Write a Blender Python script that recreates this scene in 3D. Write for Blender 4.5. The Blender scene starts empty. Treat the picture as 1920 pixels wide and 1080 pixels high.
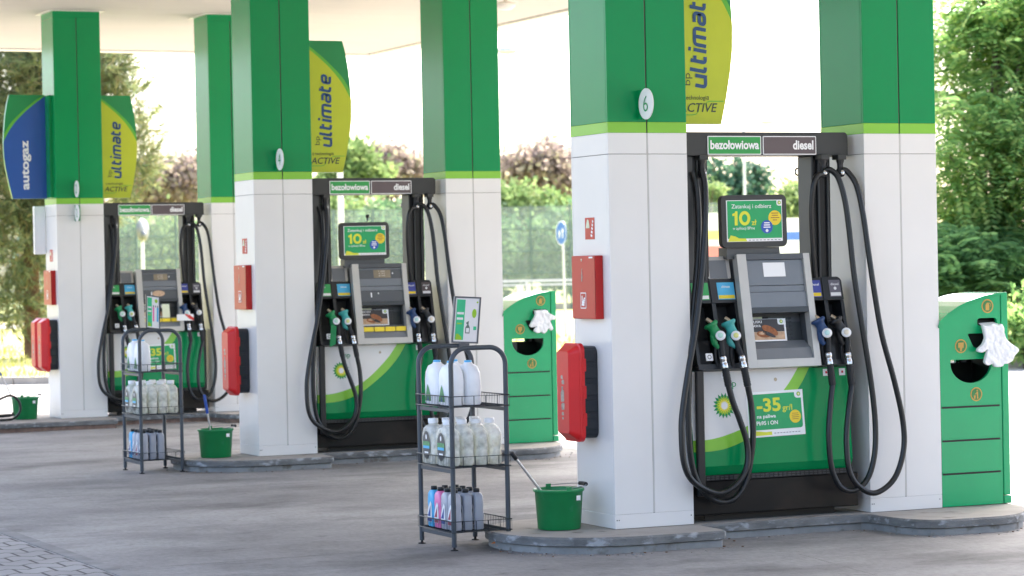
import bpy, bmesh, math, random
import numpy as np
from mathutils import Vector, Matrix
random.seed(7); rng = np.random.default_rng(7)
scene = bpy.context.scene
COL = scene.collection

# ------------------------------------------------------------------ camera
H = 1.6388; FPX = 4926.0; PITCH, ROLL, YAW = -0.0083, -0.0199, 0.4245
fw = Vector((math.sin(YAW)*math.cos(PITCH), math.cos(YAW)*math.cos(PITCH), math.sin(PITCH)))
r0 = Vector((math.cos(YAW), -math.sin(YAW), 0)); u0 = r0.cross(fw)
RT = math.cos(ROLL)*r0 + math.sin(ROLL)*u0
UP = -math.sin(ROLL)*r0 + math.cos(ROLL)*u0
cd = bpy.data.cameras.new('camera'); cam = bpy.data.objects.new('camera', cd); COL.objects.link(cam)
m3 = Matrix((RT, UP, -fw)).transposed()
cam.matrix_world = Matrix.Translation((0, 0, H)) @ m3.to_4x4()
cd.sensor_width = 36; cd.lens = FPX/1920*36; cd.clip_start = .5; cd.clip_end = 3000
cd.dof.use_dof = True; cd.dof.focus_distance = 16.6; cd.dof.aperture_fstop = 4.2
scene.camera = cam

# ------------------------------------------------------------------ light
SUN_TO = Vector((3.0, 2.5, 4.77)).normalized()
el = math.asin(SUN_TO.z); az = math.atan2(SUN_TO.x, SUN_TO.y)
w = bpy.data.worlds.new('World'); scene.world = w; w.use_nodes = True
nt = w.node_tree; nt.nodes.clear()
sky = nt.nodes.new('ShaderNodeTexSky'); sky.sky_type = 'NISHITA'; sky.sun_disc = False
sky.sun_elevation = el; sky.sun_rotation = az; sky.altitude = 100; sky.air_density = .8; sky.dust_density = 4.5; sky.ozone_density = .6
bg = nt.nodes.new('ShaderNodeBackground'); bg.inputs['Strength'].default_value = .15
wo = nt.nodes.new('ShaderNodeOutputWorld')
nt.links.new(sky.outputs[0], bg.inputs[0]); nt.links.new(bg.outputs[0], wo.inputs[0])
sl = bpy.data.lights.new('sun', 'SUN'); sl.energy = 3.0; sl.angle = math.radians(.5); sl.color = (1, .95, .87)
so = bpy.data.objects.new('sun', sl); COL.objects.link(so); so.rotation_euler = SUN_TO.to_track_quat('Z', 'Y').to_euler()
so.location = (12, 10, 30)
scene.view_settings.view_transform = 'Standard'; scene.view_settings.look = 'None'
scene.view_settings.exposure = 2.55; scene.view_settings.gamma = 1
scene.cycles.max_bounces = 8; scene.cycles.transparent_max_bounces = 24
scene.cycles.diffuse_bounces = 5
try: scene.cycles.use_denoising = True
except Exception: pass

# ------------------------------------------------------------------ helpers
IS = [(7.6293, 29.4496), (7.4987, 22.0899), (7.2290, 14.5151)]     # corner of the left column of each island
GZ = -.10
def ray(u, v): return fw + RT*((u-960)/FPX) - UP*((v-540)/FPX)
def at(u, v, D):
    "point seen at (u, v) at distance D along the view axis"
    return Vector((0, 0, H)) + ray(u, v)*D
def PY(i, u, v, y):
    "point of the island-i frame at depth y"
    d = ray(u, v); t = (IS[i][1]+y)/d.y; p = Vector((0, 0, H)) + d*t
    return Vector((p.x-IS[i][0], y, p.z))
def S(h, k=1.0):
    h = h.lstrip('#'); o = []
    for j in (0, 2, 4):
        c = int(h[j:j+2], 16)/255
        o.append((c/12.92 if c <= .04045 else ((c+.055)/1.055)**2.4)*k)
    return tuple(o)

M = {}
def mat(name, col, rough=.5, metal=0, var=.08, vscale=6, bump=0, bscale=60, spec=.5, dirt=None, coat=0, stretch=None):
    m = bpy.data.materials.new(name); m.use_nodes = True; n = m.node_tree.nodes; l = m.node_tree.links
    b = n['Principled BSDF']; b.inputs['Roughness'].default_value = rough; b.inputs['Metallic'].default_value = metal
    b.inputs['Specular IOR Level'].default_value = spec
    if coat: b.inputs['Coat Weight'].default_value = coat; b.inputs['Coat Roughness'].default_value = .08
    tc = n.new('ShaderNodeTexCoord'); mp = n.new('ShaderNodeMapping'); l.new(tc.outputs['Object'], mp.inputs[0])
    if stretch: mp.inputs['Scale'].default_value = stretch
    no = n.new('ShaderNodeTexNoise'); no.inputs['Scale'].default_value = vscale; no.inputs['Detail'].default_value = 5
    l.new(mp.outputs[0], no.inputs[0])
    cr = n.new('ShaderNodeMapRange'); cr.inputs[1].default_value = .3; cr.inputs[2].default_value = .7
    cr.inputs[3].default_value = 1-var; cr.inputs[4].default_value = 1+var; l.new(no.outputs[0], cr.inputs[0])
    mx = n.new('ShaderNodeMix'); mx.data_type = 'RGBA'; mx.blend_type = 'MULTIPLY'; mx.inputs[0].default_value = 1
    mx.inputs[6].default_value = (*col, 1); l.new(cr.outputs[0], mx.inputs[7])
    out = mx.outputs[2]
    if dirt:
        dn = n.new('ShaderNodeTexNoise'); dn.inputs['Scale'].default_value = dirt[1]; dn.inputs['Detail'].default_value = 8
        l.new(mp.outputs[0], dn.inputs[0])
        dr = n.new('ShaderNodeMapRange'); dr.inputs[1].default_value = dirt[2]; dr.inputs[2].default_value = dirt[2]+.12; l.new(dn.outputs[0], dr.inputs[0])
        dm = n.new('ShaderNodeMix'); dm.data_type = 'RGBA'; dm.inputs[7].default_value = (*dirt[0], 1)
        l.new(dr.outputs[0], dm.inputs[0]); l.new(out, dm.inputs[6]); out = dm.outputs[2]
    l.new(out, b.inputs['Base Color'])
    rr = n.new('ShaderNodeMapRange'); rr.inputs[3].default_value = max(.02, rough-.02); rr.inputs[4].default_value = rough+.02
    l.new(no.outputs[0], rr.inputs[0]); l.new(rr.outputs[0], b.inputs['Roughness'])
    if bump:
        bn = n.new('ShaderNodeTexNoise'); bn.inputs['Scale'].default_value = bscale; bn.inputs['Detail'].default_value = 6
        l.new(mp.outputs[0], bn.inputs[0])
        bp = n.new('ShaderNodeBump'); bp.inputs['Strength'].default_value = bump; bp.inputs['Distance'].default_value = .01
        l.new(bn.outputs[0], bp.inputs['Height']); l.new(bp.outputs[0], b.inputs['Normal'])
    M[name] = m; return m

GREEN = S('#00955c'); LIME = S('#8ccb45')
mat('green_panel', S('#028a4e'), .2, var=.03, vscale=1.2, spec=.35)
mat('lime_panel', S('#86c440'), .24, var=.03)
mat('white_panel', S('#e3e1de'), .26, var=.025, vscale=2)
mat('seam', S('#47463f'), .8)
mat('seam_light', S('#c2c0bb'), .6)
mat('bin_hood', S('#0fa468'), .1, var=.03, coat=1)
mat('pale_mint', S('#bfe3cf'), .5)
mat('pale_yellow', S('#e3e08a'), .5)
mat('pale_cyan', S('#b9dedb'), .5)
mat('cream', S('#e2d8c4'), .5)
mat('screw', S('#55524e'), .5)
mat('white', S('#ebebea'), .4, var=.03)
mat('bright_white', S('#f4f4f4'), .18, var=.01)
mat('print_white', S('#efefee'), .5, var=.01)
mat('print_green', S('#1fa862'), .35, var=.02)
mat('poster_green', S('#12a05c'), .4, var=.1, vscale=4)
mat('mint', S('#35c489'), .4, var=.04)
mat('sign_green', S('#128a4c'), .3, var=.02)
mat('sign_lime', S('#5fb53a'), .3, var=.02)
mat('sign_yellow', S('#bdc828'), .33, var=.03)
mat('sign_blue', S('#2455a4'), .3, var=.03)
mat('letter_blue', S('#1f4a7c'), .4, var=.02)
mat('letter_dark', S('#3b4a35'), .5)
mat('yellow', S('#d9dc35'), .45, var=.04)
mat('amber', S('#e8cd28'), .45, var=.05)
mat('circle_blue', S('#2b56b0'), .45, var=.04)
mat('sunflower_green', S('#0c9150'), .4)
mat('sunflower_lime', S('#9acb2c'), .4)
mat('sunflower_yellow', S('#f5e63a'), .4)
mat('plum_plate', S('#5c4f51'), .38, var=.03)
mat('leaf_plate', S('#2e9a48'), .36, var=.03)
mat('mast_grey', S('#3f4142'), .42, var=.06, vscale=3)
mat('mast_black', S('#18191b'), .4, var=.1)
mat('beam_grey', S('#2e2f2e'), .45, var=.06, vscale=3)
mat('plinth_black', S('#0d0c0c'), .36, var=.25, vscale=2.5, spec=.3, dirt=(S('#231d18'), 2.2, .55))
mat('grille_black', S('#101112'), .45)
mat('bay_black', S('#191b1d'), .42, var=.12, vscale=8)
mat('bay_dark', S('#141516'), .6)
mat('silver_frame', S('#b9b6af'), .36, metal=.15, var=.05, vscale=5)
mat('console_grey', S('#70757a'), .3, var=.07, vscale=5, dirt=(S('#8b8a86'), 7, .66))
mat('console_dark', S('#4d5053'), .35, var=.07)
mat('console_lip', S('#33383b'), .4)
mat('lcd', S('#8d8069'), .25, var=.12, vscale=20)
mat('key', S('#2d3033'), .4)
mat('rubber', S('#0f1113'), .36, var=.15, vscale=30)
mat('rubber_matte', S('#131416'), .6, var=.1)
mat('chrome', S('#c9c9c8'), .22, metal=.9, var=.12, vscale=60)
mat('brass', S('#a99a84'), .35, metal=.7)
mat('nozzle_green', S('#0d7f47'), .45, var=.08)
mat('nozzle_teal', S('#3c9c98'), .45, var=.08)
mat('nozzle_navy', S('#173a66'), .45, var=.08)
mat('nozzle_black', S('#191a1c'), .45, var=.08)
mat('sticker_cyan', S('#4bb2dd'), .4)
mat('sticker_green', S('#2fa355'), .4)
mat('sticker_navy', S('#3b479f'), .4)
mat('sticker_grey', S('#6e6a74'), .4)
mat('red', S('#d62024'), .36, var=.07, vscale=5, spec=.4)
mat('red_cabinet', S('#b9211f'), .32, var=.07, vscale=3, spec=.35)
mat('red_sign', S('#c2442f'), .5, var=.05)
mat('photolum', S('#dfe3c4'), .6)
mat('box_black', S('#1f242a'), .42, var=.15)
mat('label_worn', S('#a59a90'), .5, var=.4, vscale=40)
mat('bin_green', S('#0fa468'), .24, var=.04, vscale=3, dirt=(S('#2aa374'), 6, .68))
mat('bin_dark', S('#121614'), .6)
mat('gold', S('#c59a45'), .5, var=.1)
mat('gold_green', S('#2c7a3e'), .5)
mat('bucket_green', S('#0f8247'), .38, var=.08, vscale=9, dirt=(S('#2c8a59'), 11, .6))
mat('wire', S('#8f9195'), .35, metal=.8)
mat('steel', S('#c8c6c4'), .3, metal=.8)
mat('grip_blue', S('#2b55b3'), .4)
mat('rack_grey', S('#454c53'), .42, metal=.2, var=.08)
mat('rack_wire', S('#3a3e42'), .4, metal=.3)
mat('frame_grey', S('#5d6168'), .35, metal=.5)
mat('bottle_cap', S('#1e1f21'), .45)
mat('cap_blue', S('#56b4e8'), .4)
mat('oil_grey', S('#b3b5bf'), .35, var=.06)
mat('oil_blue', S('#54b7e6'), .35, var=.05)
mat('oil_pink', S('#f081b4'), .35, var=.05)
mat('oil_slate', S('#9a9ea8'), .35, var=.05)
mat('label_dark', S('#4a4b4c'), .4, var=.1)
mat('label_red', S('#a2485a'), .4, var=.1)
mat('label_navy', S('#2e4f92'), .4, var=.1)
mat('label_leaf', S('#57945f'), .5, var=.3, vscale=60)
mat('bread', S('#9a5f3a'), .7, var=.35, vscale=60)
mat('bread_pale', S('#c8a687'), .7, var=.2, vscale=40)
mat('ad_dark', S('#2f2824'), .35, var=.15)
mat('soffit', S('#cec6bb'), .8, var=.03, vscale=.6, spec=.1)
mat('soffit_gap', S('#3a3733'), .8)
mat('fascia', S('#e6dfd4'), .4)
mat('roof', S('#8a8a88'), .7)
mat('lamp_glass', S('#e9e6de'), .3)
mat('kerb', S('#6f706f'), .85, var=.3, vscale=7, bump=.8, bscale=60, dirt=(S('#a2a5a8'), 10, .55), stretch=(1, 1, 2.0))
mat('kerb_lower', S('#8b8c8b'), .85, var=.15, vscale=8, bump=.5, bscale=60, dirt=(S('#6b665f'), 9, .56))
mat('kerb_top', S('#a09a92'), .85, var=.14, vscale=4, bump=.35, bscale=90, dirt=(S('#6d665f'), 5, .6))
mat('border_stone', S('#858380'), .85, var=.2, vscale=6)
mat('brick', S('#7d665a'), .9, var=.3, vscale=14, bump=.5)
mat('bark', S('#6a4f3b'), .95, var=.3, vscale=12, bump=.6)
mat('bark_grey', S('#5b5046'), .95, var=.3, vscale=12, bump=.6)
mat('galv', S('#b9bcc0'), .45, metal=.4)
mat('pole_white', S('#d4d8de'), .5)
mat('rail', S('#c9c8c4'), .5, metal=.3)
mat('road_blue', S('#0e5fb4'), .4)
mat('vehicle_white', S('#e8e8e6'), .3, coat=.5)
mat('vehicle_blue', S('#5b7fc9'), .3, coat=.5)
mat('vehicle_red', S('#e58f8a'), .35)
mat('vehicle_yellow', S('#efe08c'), .4)
mat('vehicle_orange', S('#e98a4a'), .4)
mat('car_glass', S('#20262c'), .1)
mat('added_shop_wall', S('#6b655c'), .8, var=.05)
mat('tyre', S('#1b1b1c'), .8)
mat('tape_red', S('#d2332f'), .4)
mat('post_green', S('#64756d'), .5)
mat('asphalt_far', S('#8c8680'), .9, var=.1, vscale=.7)

def clear_mat(name, col, alpha, rough=.15, tint=(1, 1, 1), dev=.12):
    "a clear sheet: tinted see-through mixed with a glossy, slightly milky coat"
    m = bpy.data.materials.new(name); m.use_nodes = True; n = m.node_tree.nodes; l = m.node_tree.links
    b = n['Principled BSDF']; b.inputs['Base Color'].default_value = (*col, 1); b.inputs['Roughness'].default_value = rough
    t = n.new('ShaderNodeBsdfTransparent'); t.inputs[0].default_value = (*tint, 1)
    mx = n.new('ShaderNodeMixShader')
    tc = n.new('ShaderNodeTexCoord'); no = n.new('ShaderNodeTexNoise'); no.inputs['Scale'].default_value = 18; no.inputs['Detail'].default_value = 4
    l.new(tc.outputs['Object'], no.inputs[0])
    mr = n.new('ShaderNodeMapRange'); mr.inputs[1].default_value = .3; mr.inputs[2].default_value = .7
    mr.inputs[3].default_value = max(0, alpha-dev); mr.inputs[4].default_value = min(1, alpha+dev); l.new(no.outputs[0], mr.inputs[0])
    l.new(mr.outputs[0], mx.inputs[0]); l.new(t.outputs[0], mx.inputs[1]); l.new(b.outputs[0], mx.inputs[2])
    l.new(mx.outputs[0], n['Material Output'].inputs[0]); M[name] = m
    return m
clear_mat('barrier_glass', S('#b4beb8'), .2, .25, (.93, .96, .94))
clear_mat('clear_plastic', S('#fbfbf6'), .45, .05, (1, 1, .98), .16)
clear_mat('clear_fluid', S('#f3f2e0'), .36, .05, (1, 1, .95), .2)
clear_mat('milk_plastic', S('#f6f8fb'), .95, .35, (1, 1, 1), .03)
clear_mat('glove_plastic', S('#f8f8fa'), .86, .3, (1, 1, 1), .05)

def leaf_mat(name, cols, trans=.45, rough=.55):
    m = bpy.data.materials.new(name); m.use_nodes = True; n = m.node_tree.nodes; l = m.node_tree.links
    b = n['Principled BSDF']; b.inputs['Roughness'].default_value = rough; b.inputs['Specular IOR Level'].default_value = .12
    g = n.new('ShaderNodeNewGeometry'); cr = n.new('ShaderNodeValToRGB')
    els = cr.color_ramp.elements
    while len(els) < len(cols): els.new(.5)
    for k, c in enumerate(cols): els[k].position = k/(len(cols)-1); els[k].color = (*c, 1)
    l.new(g.outputs['Random Per Island'], cr.inputs[0]); l.new(cr.outputs[0], b.inputs['Base Color'])
    t = n.new('ShaderNodeBsdfTranslucent'); l.new(cr.outputs[0], t.inputs[0])
    mx = n.new('ShaderNodeMixShader'); mx.inputs[0].default_value = trans
    l.new(b.outputs[0], mx.inputs[1]); l.new(t.outputs[0], mx.inputs[2]); l.new(mx.outputs[0], n['Material Output'].inputs[0])
    M[name] = m
leaf_mat('leaf_locust', [S('#648c54'), S('#7fa762'), S('#9dbb70'), S('#bfcf82')], .64, .7)
leaf_mat('leaf_dark', [S('#4b6a4c'), S('#627f58'), S('#7f9868')], .45, .7)  # lightened and greyed: distance haze is put into the leaf colour
leaf_mat('leaf_plum', [S('#7d6e6b'), S('#958681'), S('#a5988f'), S('#9a9878')], .45, .7)  # browns paled so the colour itself carries haze and glare
leaf_mat('leaf_fresh', [S('#66804f'), S('#80975f'), S('#9caa72')], .38, .7)  # greyed greens, haze mixed into the colour
leaf_mat('leaf_mid', [S('#5c8355'), S('#749c61'), S('#90b270')], .65, .7)
leaf_mat('leaf_pine', [S('#52634c'), S('#6f8058'), S('#959d6e'), S('#94825f')], .45, .6)
leaf_mat('leaf_fir', [S('#3f5f52'), S('#4f7360'), S('#688a6c')], .25)
leaf_mat('grass_blade', [S('#8a9440'), S('#a8a855'), S('#c6bb74')], .4)

OFF = {}
def thing(name, label, cat, base, group=None, i=None):
    o = bpy.data.objects.new(name, None); COL.objects.link(o)
    b = Vector(base); o.empty_display_size = .1
    wb = b + (Vector((IS[i][0], IS[i][1], 0)) if i is not None else Vector((0, 0, 0)))
    o.location = wb; OFF[o.name] = b
    tag(o, label, cat, group); return o
def tag(o, label=None, cat=None, group=None, kind=None):
    if label: o['label'] = label
    if cat: o['category'] = cat
    if group: o['group'] = group
    if kind: o['kind'] = kind
    return o
def dup(root, loc, label):
    r = root.copy(); COL.objects.link(r); r.location = loc; r['label'] = label; OFF[r.name] = OFF[root.name]
    for ch in list(root.children):
        c = ch.copy(); COL.objects.link(c); c.parent = r
        for g in list(ch.children):
            d = g.copy(); COL.objects.link(d); d.parent = c
    return r

class PL:
    def __init__(s, o, u, v):
        s.o = Vector(o); s.u = Vector(u).normalized(); s.v = Vector(v).normalized(); s.n = s.u.cross(s.v)
    def p(s, a, b, e=0): return s.o + s.u*a + s.v*b + s.n*e
def front(y, x=0, z=0): return PL((x, y, z), (1, 0, 0), (0, 0, 1))
def left(x, y=0, z=0): return PL((x, y, z), (0, -1, 0), (0, 0, 1))

_tc = {}
def text2d(s, bold=0, shear=0):
    k = (s, bold, shear)
    if k in _tc: return _tc[k]
    cu = bpy.data.curves.new('text', 'FONT'); cu.body = s; cu.offset = bold; cu.shear = shear; cu.resolution_u = 3
    o = bpy.data.objects.new('text', cu); COL.objects.link(o)
    dg = bpy.context.evaluated_depsgraph_get(); dg.update()
    me = bpy.data.meshes.new_from_object(o.evaluated_get(dg))
    v = [tuple(x.co[:2]) for x in me.vertices]; f = [tuple(p.vertices) for p in me.polygons]
    bpy.data.objects.remove(o); bpy.data.curves.remove(cu); bpy.data.meshes.remove(me)
    xs = [a for a, b in v]; ys = [b for a, b in v]
    _tc[k] = (v, f, min(xs), max(xs), min(ys), max(ys)); return _tc[k]

def smooth(pts, n=6):
    pts = [Vector(p) for p in pts]; out = []
    q = [pts[0]*2-pts[1]] + pts + [pts[-1]*2-pts[-2]]
    for k in range(1, len(q)-2):
        a, b, c, d = q[k-1:k+3]
        for j in range(n):
            t = j/n
            out.append(.5*((2*b)+(c-a)*t+(2*a-5*b+4*c-d)*t*t+(3*b-a-3*c+d)*t**3))
    out.append(pts[-1]); return out

class MB:
    def __init__(s): s.v = []; s.f = []; s.m = []; s.sm = []
    def add(s, vs, fs, m, sm=False):
        b = len(s.v); s.v += [tuple(x) for x in vs]
        for f in fs: s.f.append(tuple(b+k for k in f)); s.m.append(m); s.sm.append(sm)
    def box(s, x0, x1, y0, y1, z0, z1, m):
        vs = [(x, y, z) for z in (z0, z1) for y in (y0, y1) for x in (x0, x1)]
        s.add(vs, [(0, 2, 3, 1), (4, 5, 7, 6), (0, 1, 5, 4), (2, 6, 7, 3), (0, 4, 6, 2), (1, 3, 7, 5)], m); return s
    def prism(s, pl, poly, e0, e1, m, sm=False):
        n = len(poly); vs = [pl.p(a, b, e0) for a, b in poly] + [pl.p(a, b, e1) for a, b in poly]
        s.add(vs, [tuple(range(n-1, -1, -1)), tuple(range(n, 2*n))], m)
        s.add(vs, [(k, (k+1) % n, n+(k+1) % n, n+k) for k in range(n)], m, sm); return s
    def poly(s, pl, poly, m, e=.0015):
        s.add([pl.p(a, b, e) for a, b in poly], [tuple(range(len(poly)))], m); return s
    def strip(s, pl, lo, hi, m, e=.0015):
        n = len(lo); s.add([pl.p(a, b, e) for a, b in lo]+[pl.p(a, b, e) for a, b in hi], [(k, k+1, n+k+1, n+k) for k in range(n-1)], m); return s
    def rect(s, pl, a0, a1, b0, b1, m, e=.0015): return s.poly(pl, [(a0, b0), (a1, b0), (a1, b1), (a0, b1)], m, e)
    def disc(s, pl, a, b, r, m, e=.0015, n=28, ry=None):
        ry = ry or r
        return s.poly(pl, [(a+r*math.cos(2*math.pi*k/n), b+ry*math.sin(2*math.pi*k/n)) for k in range(n)], m, e)
    def ring(s, pl, a, b, r0, r1, m, e=.0015, n=32, t0=0, t1=2*math.pi):
        P = [(math.cos(t0+(t1-t0)*k/n), math.sin(t0+(t1-t0)*k/n)) for k in range(n+1)]
        return s.strip(pl, [(a+r0*c, b+r0*d) for c, d in P], [(a+r1*c, b+r1*d) for c, d in P], m, e)
    def text(s, pl, t, a, b, h=None, w=None, m=None, e=.0025, bold=0, shear=0, align='l'):
        "text with its lower left ink corner at (a, b); h = ink height and/or w = ink width"
        v, f, x0, x1, y0, y1 = text2d(t, bold, shear)
        sy = h/(y1-y0) if h else w/(x1-x0)
        sx = w/(x1-x0) if w else sy
        off = {'l': 0, 'c': -(x1-x0)*sx/2, 'r': -(x1-x0)*sx}[align]
        s.add([pl.p(a+off+(x-x0)*sx, b+(y-y0)*sy, e) for x, y in v], f, m); return s
    def tube(s, path, r, m, seg=10, caps=True, closed=False):
        P = [Vector(p) for p in path]; n = len(P); rr = r if isinstance(r, (list, tuple)) else [r]*n
        T = []
        for k in range(n):
            a = P[k-1] if (k > 0 or closed) else P[k]; b = P[(k+1) % n] if (k < n-1 or closed) else P[k]
            T.append((b-a).normalized())
        up = Vector((0, 0, 1)) if abs(T[0].z) < .9 else Vector((1, 0, 0))
        x = T[0].cross(up).normalized(); vs = []
        for k in range(n):
            x = (x - T[k]*x.dot(T[k])).normalized(); y = T[k].cross(x)
            for j in range(seg):
                t = 2*math.pi*j/seg; vs.append(P[k] + (x*math.cos(t)+y*math.sin(t))*rr[k])
        fs = []
        for k in range(n if closed else n-1):
            for j in range(seg):
                a = k*seg+j; b = k*seg+(j+1) % seg; kk = ((k+1) % n)*seg
                fs.append((a, b, kk+(j+1) % seg, kk+j))
        s.add(vs, fs, m, True)
        if caps and not closed:
            s.add(vs[:seg], [tuple(range(seg-1, -1, -1))], m); s.add(vs[-seg:], [tuple(range(seg))], m)
        return s
    def lathe(s, c, prof, m, seg=28, axis=None, sx=1, sy=1):
        c = Vector(c); ax = Vector(axis or (0, 0, 1)).normalized()
        up = Vector((1, 0, 0)) if abs(ax.x) < .9 else Vector((0, 1, 0))
        x = (up-ax*up.dot(ax)).normalized(); y = ax.cross(x); vs = []
        for r, z in prof:
            for j in range(seg):
                t = 2*math.pi*j/seg; vs.append(c+ax*z+x*(r*sx*math.cos(t))+y*(r*sy*math.sin(t)))
        n = len(prof)
        fs = [(k*seg+j, k*seg+(j+1) % seg, (k+1)*seg+(j+1) % seg, (k+1)*seg+j) for k in range(n-1) for j in range(seg)]
        s.add(vs, fs, m, True); return s
    def build(s, name, parent=None, bevel=0, label=None, seg=2):
        off = Vector((0, 0, 0))
        if parent is not None:
            r = parent
            while r.parent is not None: r = r.parent
            off = OFF.get(r.name, off)
        me = bpy.data.meshes.new(name)
        me.from_pydata([(x-off.x, y-off.y, z-off.z) for x, y, z in s.v], [], s.f)
        names = []
        for k in s.m:
            if k not in names: names.append(k)
        for k in names: me.materials.append(M[k])
        me.polygons.foreach_set('material_index', [names.index(k) for k in s.m])
        me.polygons.foreach_set('use_smooth', s.sm)
        me.update()
        o = bpy.data.objects.new(name, me); COL.objects.link(o)
        if parent is not None: o.parent = parent
        if bevel:
            b = o.modifiers.new('bevel', 'BEVEL'); b.width = bevel; b.segments = seg; b.limit_method = 'ANGLE'; b.angle_limit = math.radians(40)
            b.harden_normals = False
        if label: o['label'] = label
        return o
def ribbon(mb, pl, path, w, m, e=.003, rnd=.25):
    "flat stroke of width w along a polyline with softened corners"
    P = [Vector(q) for q in path]; Q = [P[0]]
    for k in range(1, len(P)-1):
        a, c, d = P[k-1], P[k], P[k+1]; r = min(rnd, (a-c).length*.45, (d-c).length*.45)
        s, t = c+(a-c).normalized()*r, c+(d-c).normalized()*r
        Q += [s*(1-u)**2+c*2*u*(1-u)+t*u*u for u in (0, .25, .5, .75, 1)]
    Q.append(P[-1]); lo, hi = [], []
    for k, q in enumerate(Q):
        d = (Q[min(k+1, len(Q)-1)]-Q[max(k-1, 0)]).normalized(); n = Vector((-d.y, d.x))*w/2; lo.append(tuple(q-n)); hi.append(tuple(q+n))
    mb.strip(pl, lo, hi, m, e+.00035*(len(mb.f) % 7))
def stroke_word(mb, pl, word, a, b, width, m, e, wt=.32, shear=.16):
    G = {'u': (.85, [[(0, 1), (0, .0), (.85, 0)], [(.85, 1), (.85, -.13)]]), 'l': (.32, [[(0, 1.5), (0, 0), (.38, 0)]]), 't': (.5, [[(0, 1.42), (0, 0), (.5, 0)], [(0, 1), (.46, 1)]]),
         'i': (.0, [[(0, 1.1), (0, -.13)], [(0, 1.36), (0, 1.62)]]), 'm': (1.4, [[(0, -.13), (0, 1), (1.4, 1), (1.4, -.13)], [(.7, 1), (.7, -.13)]]),
         'a': (.85, [[(.05, 1), (.85, 1), (.85, 0), (0, 0), (0, .5), (.85, .5)]]), 'e': (.85, [[(.82, 0), (0, 0), (0, 1), (.85, 1), (.85, .5), (0, .5)]])}
    tot = sum(G[c][0] for c in word)+.46*(len(word)-1); k = width/tot; x = 0
    for c in word:
        for path in G[c][1]: ribbon(mb, pl, [(a+k*(x+px+py*shear), b+k*py) for px, py in path], wt*k, m, e, .3*k)
        x += G[c][0]+.46
def rr(a0, a1, b0, b1, r, n=5, corners=(1, 1, 1, 1)):
    "rounded rectangle; corners order bl, br, tr, tl"
    out = []
    for (cx, cy, t0, k) in ((a0+r, b0+r, math.pi, 0), (a1-r, b0+r, 1.5*math.pi, 1), (a1-r, b1-r, 0, 2), (a0+r, b1-r, .5*math.pi, 3)):
        if not corners[k]:
            out.append(((a0, b0), (a1, b0), (a1, b1), (a0, b1))[k]); continue
        for j in range(n+1):
            t = t0+.5*math.pi*j/n; out.append((cx+r*math.cos(t), cy+r*math.sin(t)))
    return out
def sunflower(mb, pl, a, b, r, e=.002):
    for q, (ro, ri, n, mt) in enumerate(((1, .72, 18, 'sunflower_green'), (.8, .55, 18, 'sunflower_lime'), (.62, .4, 18, 'sunflower_yellow'), (.36, .24, 18, 'print_white'))):
        pts = []
        for k in range(2*n):
            t = math.pi*k/n + (math.pi/n if q % 2 else 0); rad = r*(ro if k % 2 == 0 else ri)
            pts.append((a+rad*math.cos(t), b+rad*math.sin(t)))
        mb.poly(pl, pts, mt, e+.0006*q)
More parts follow.
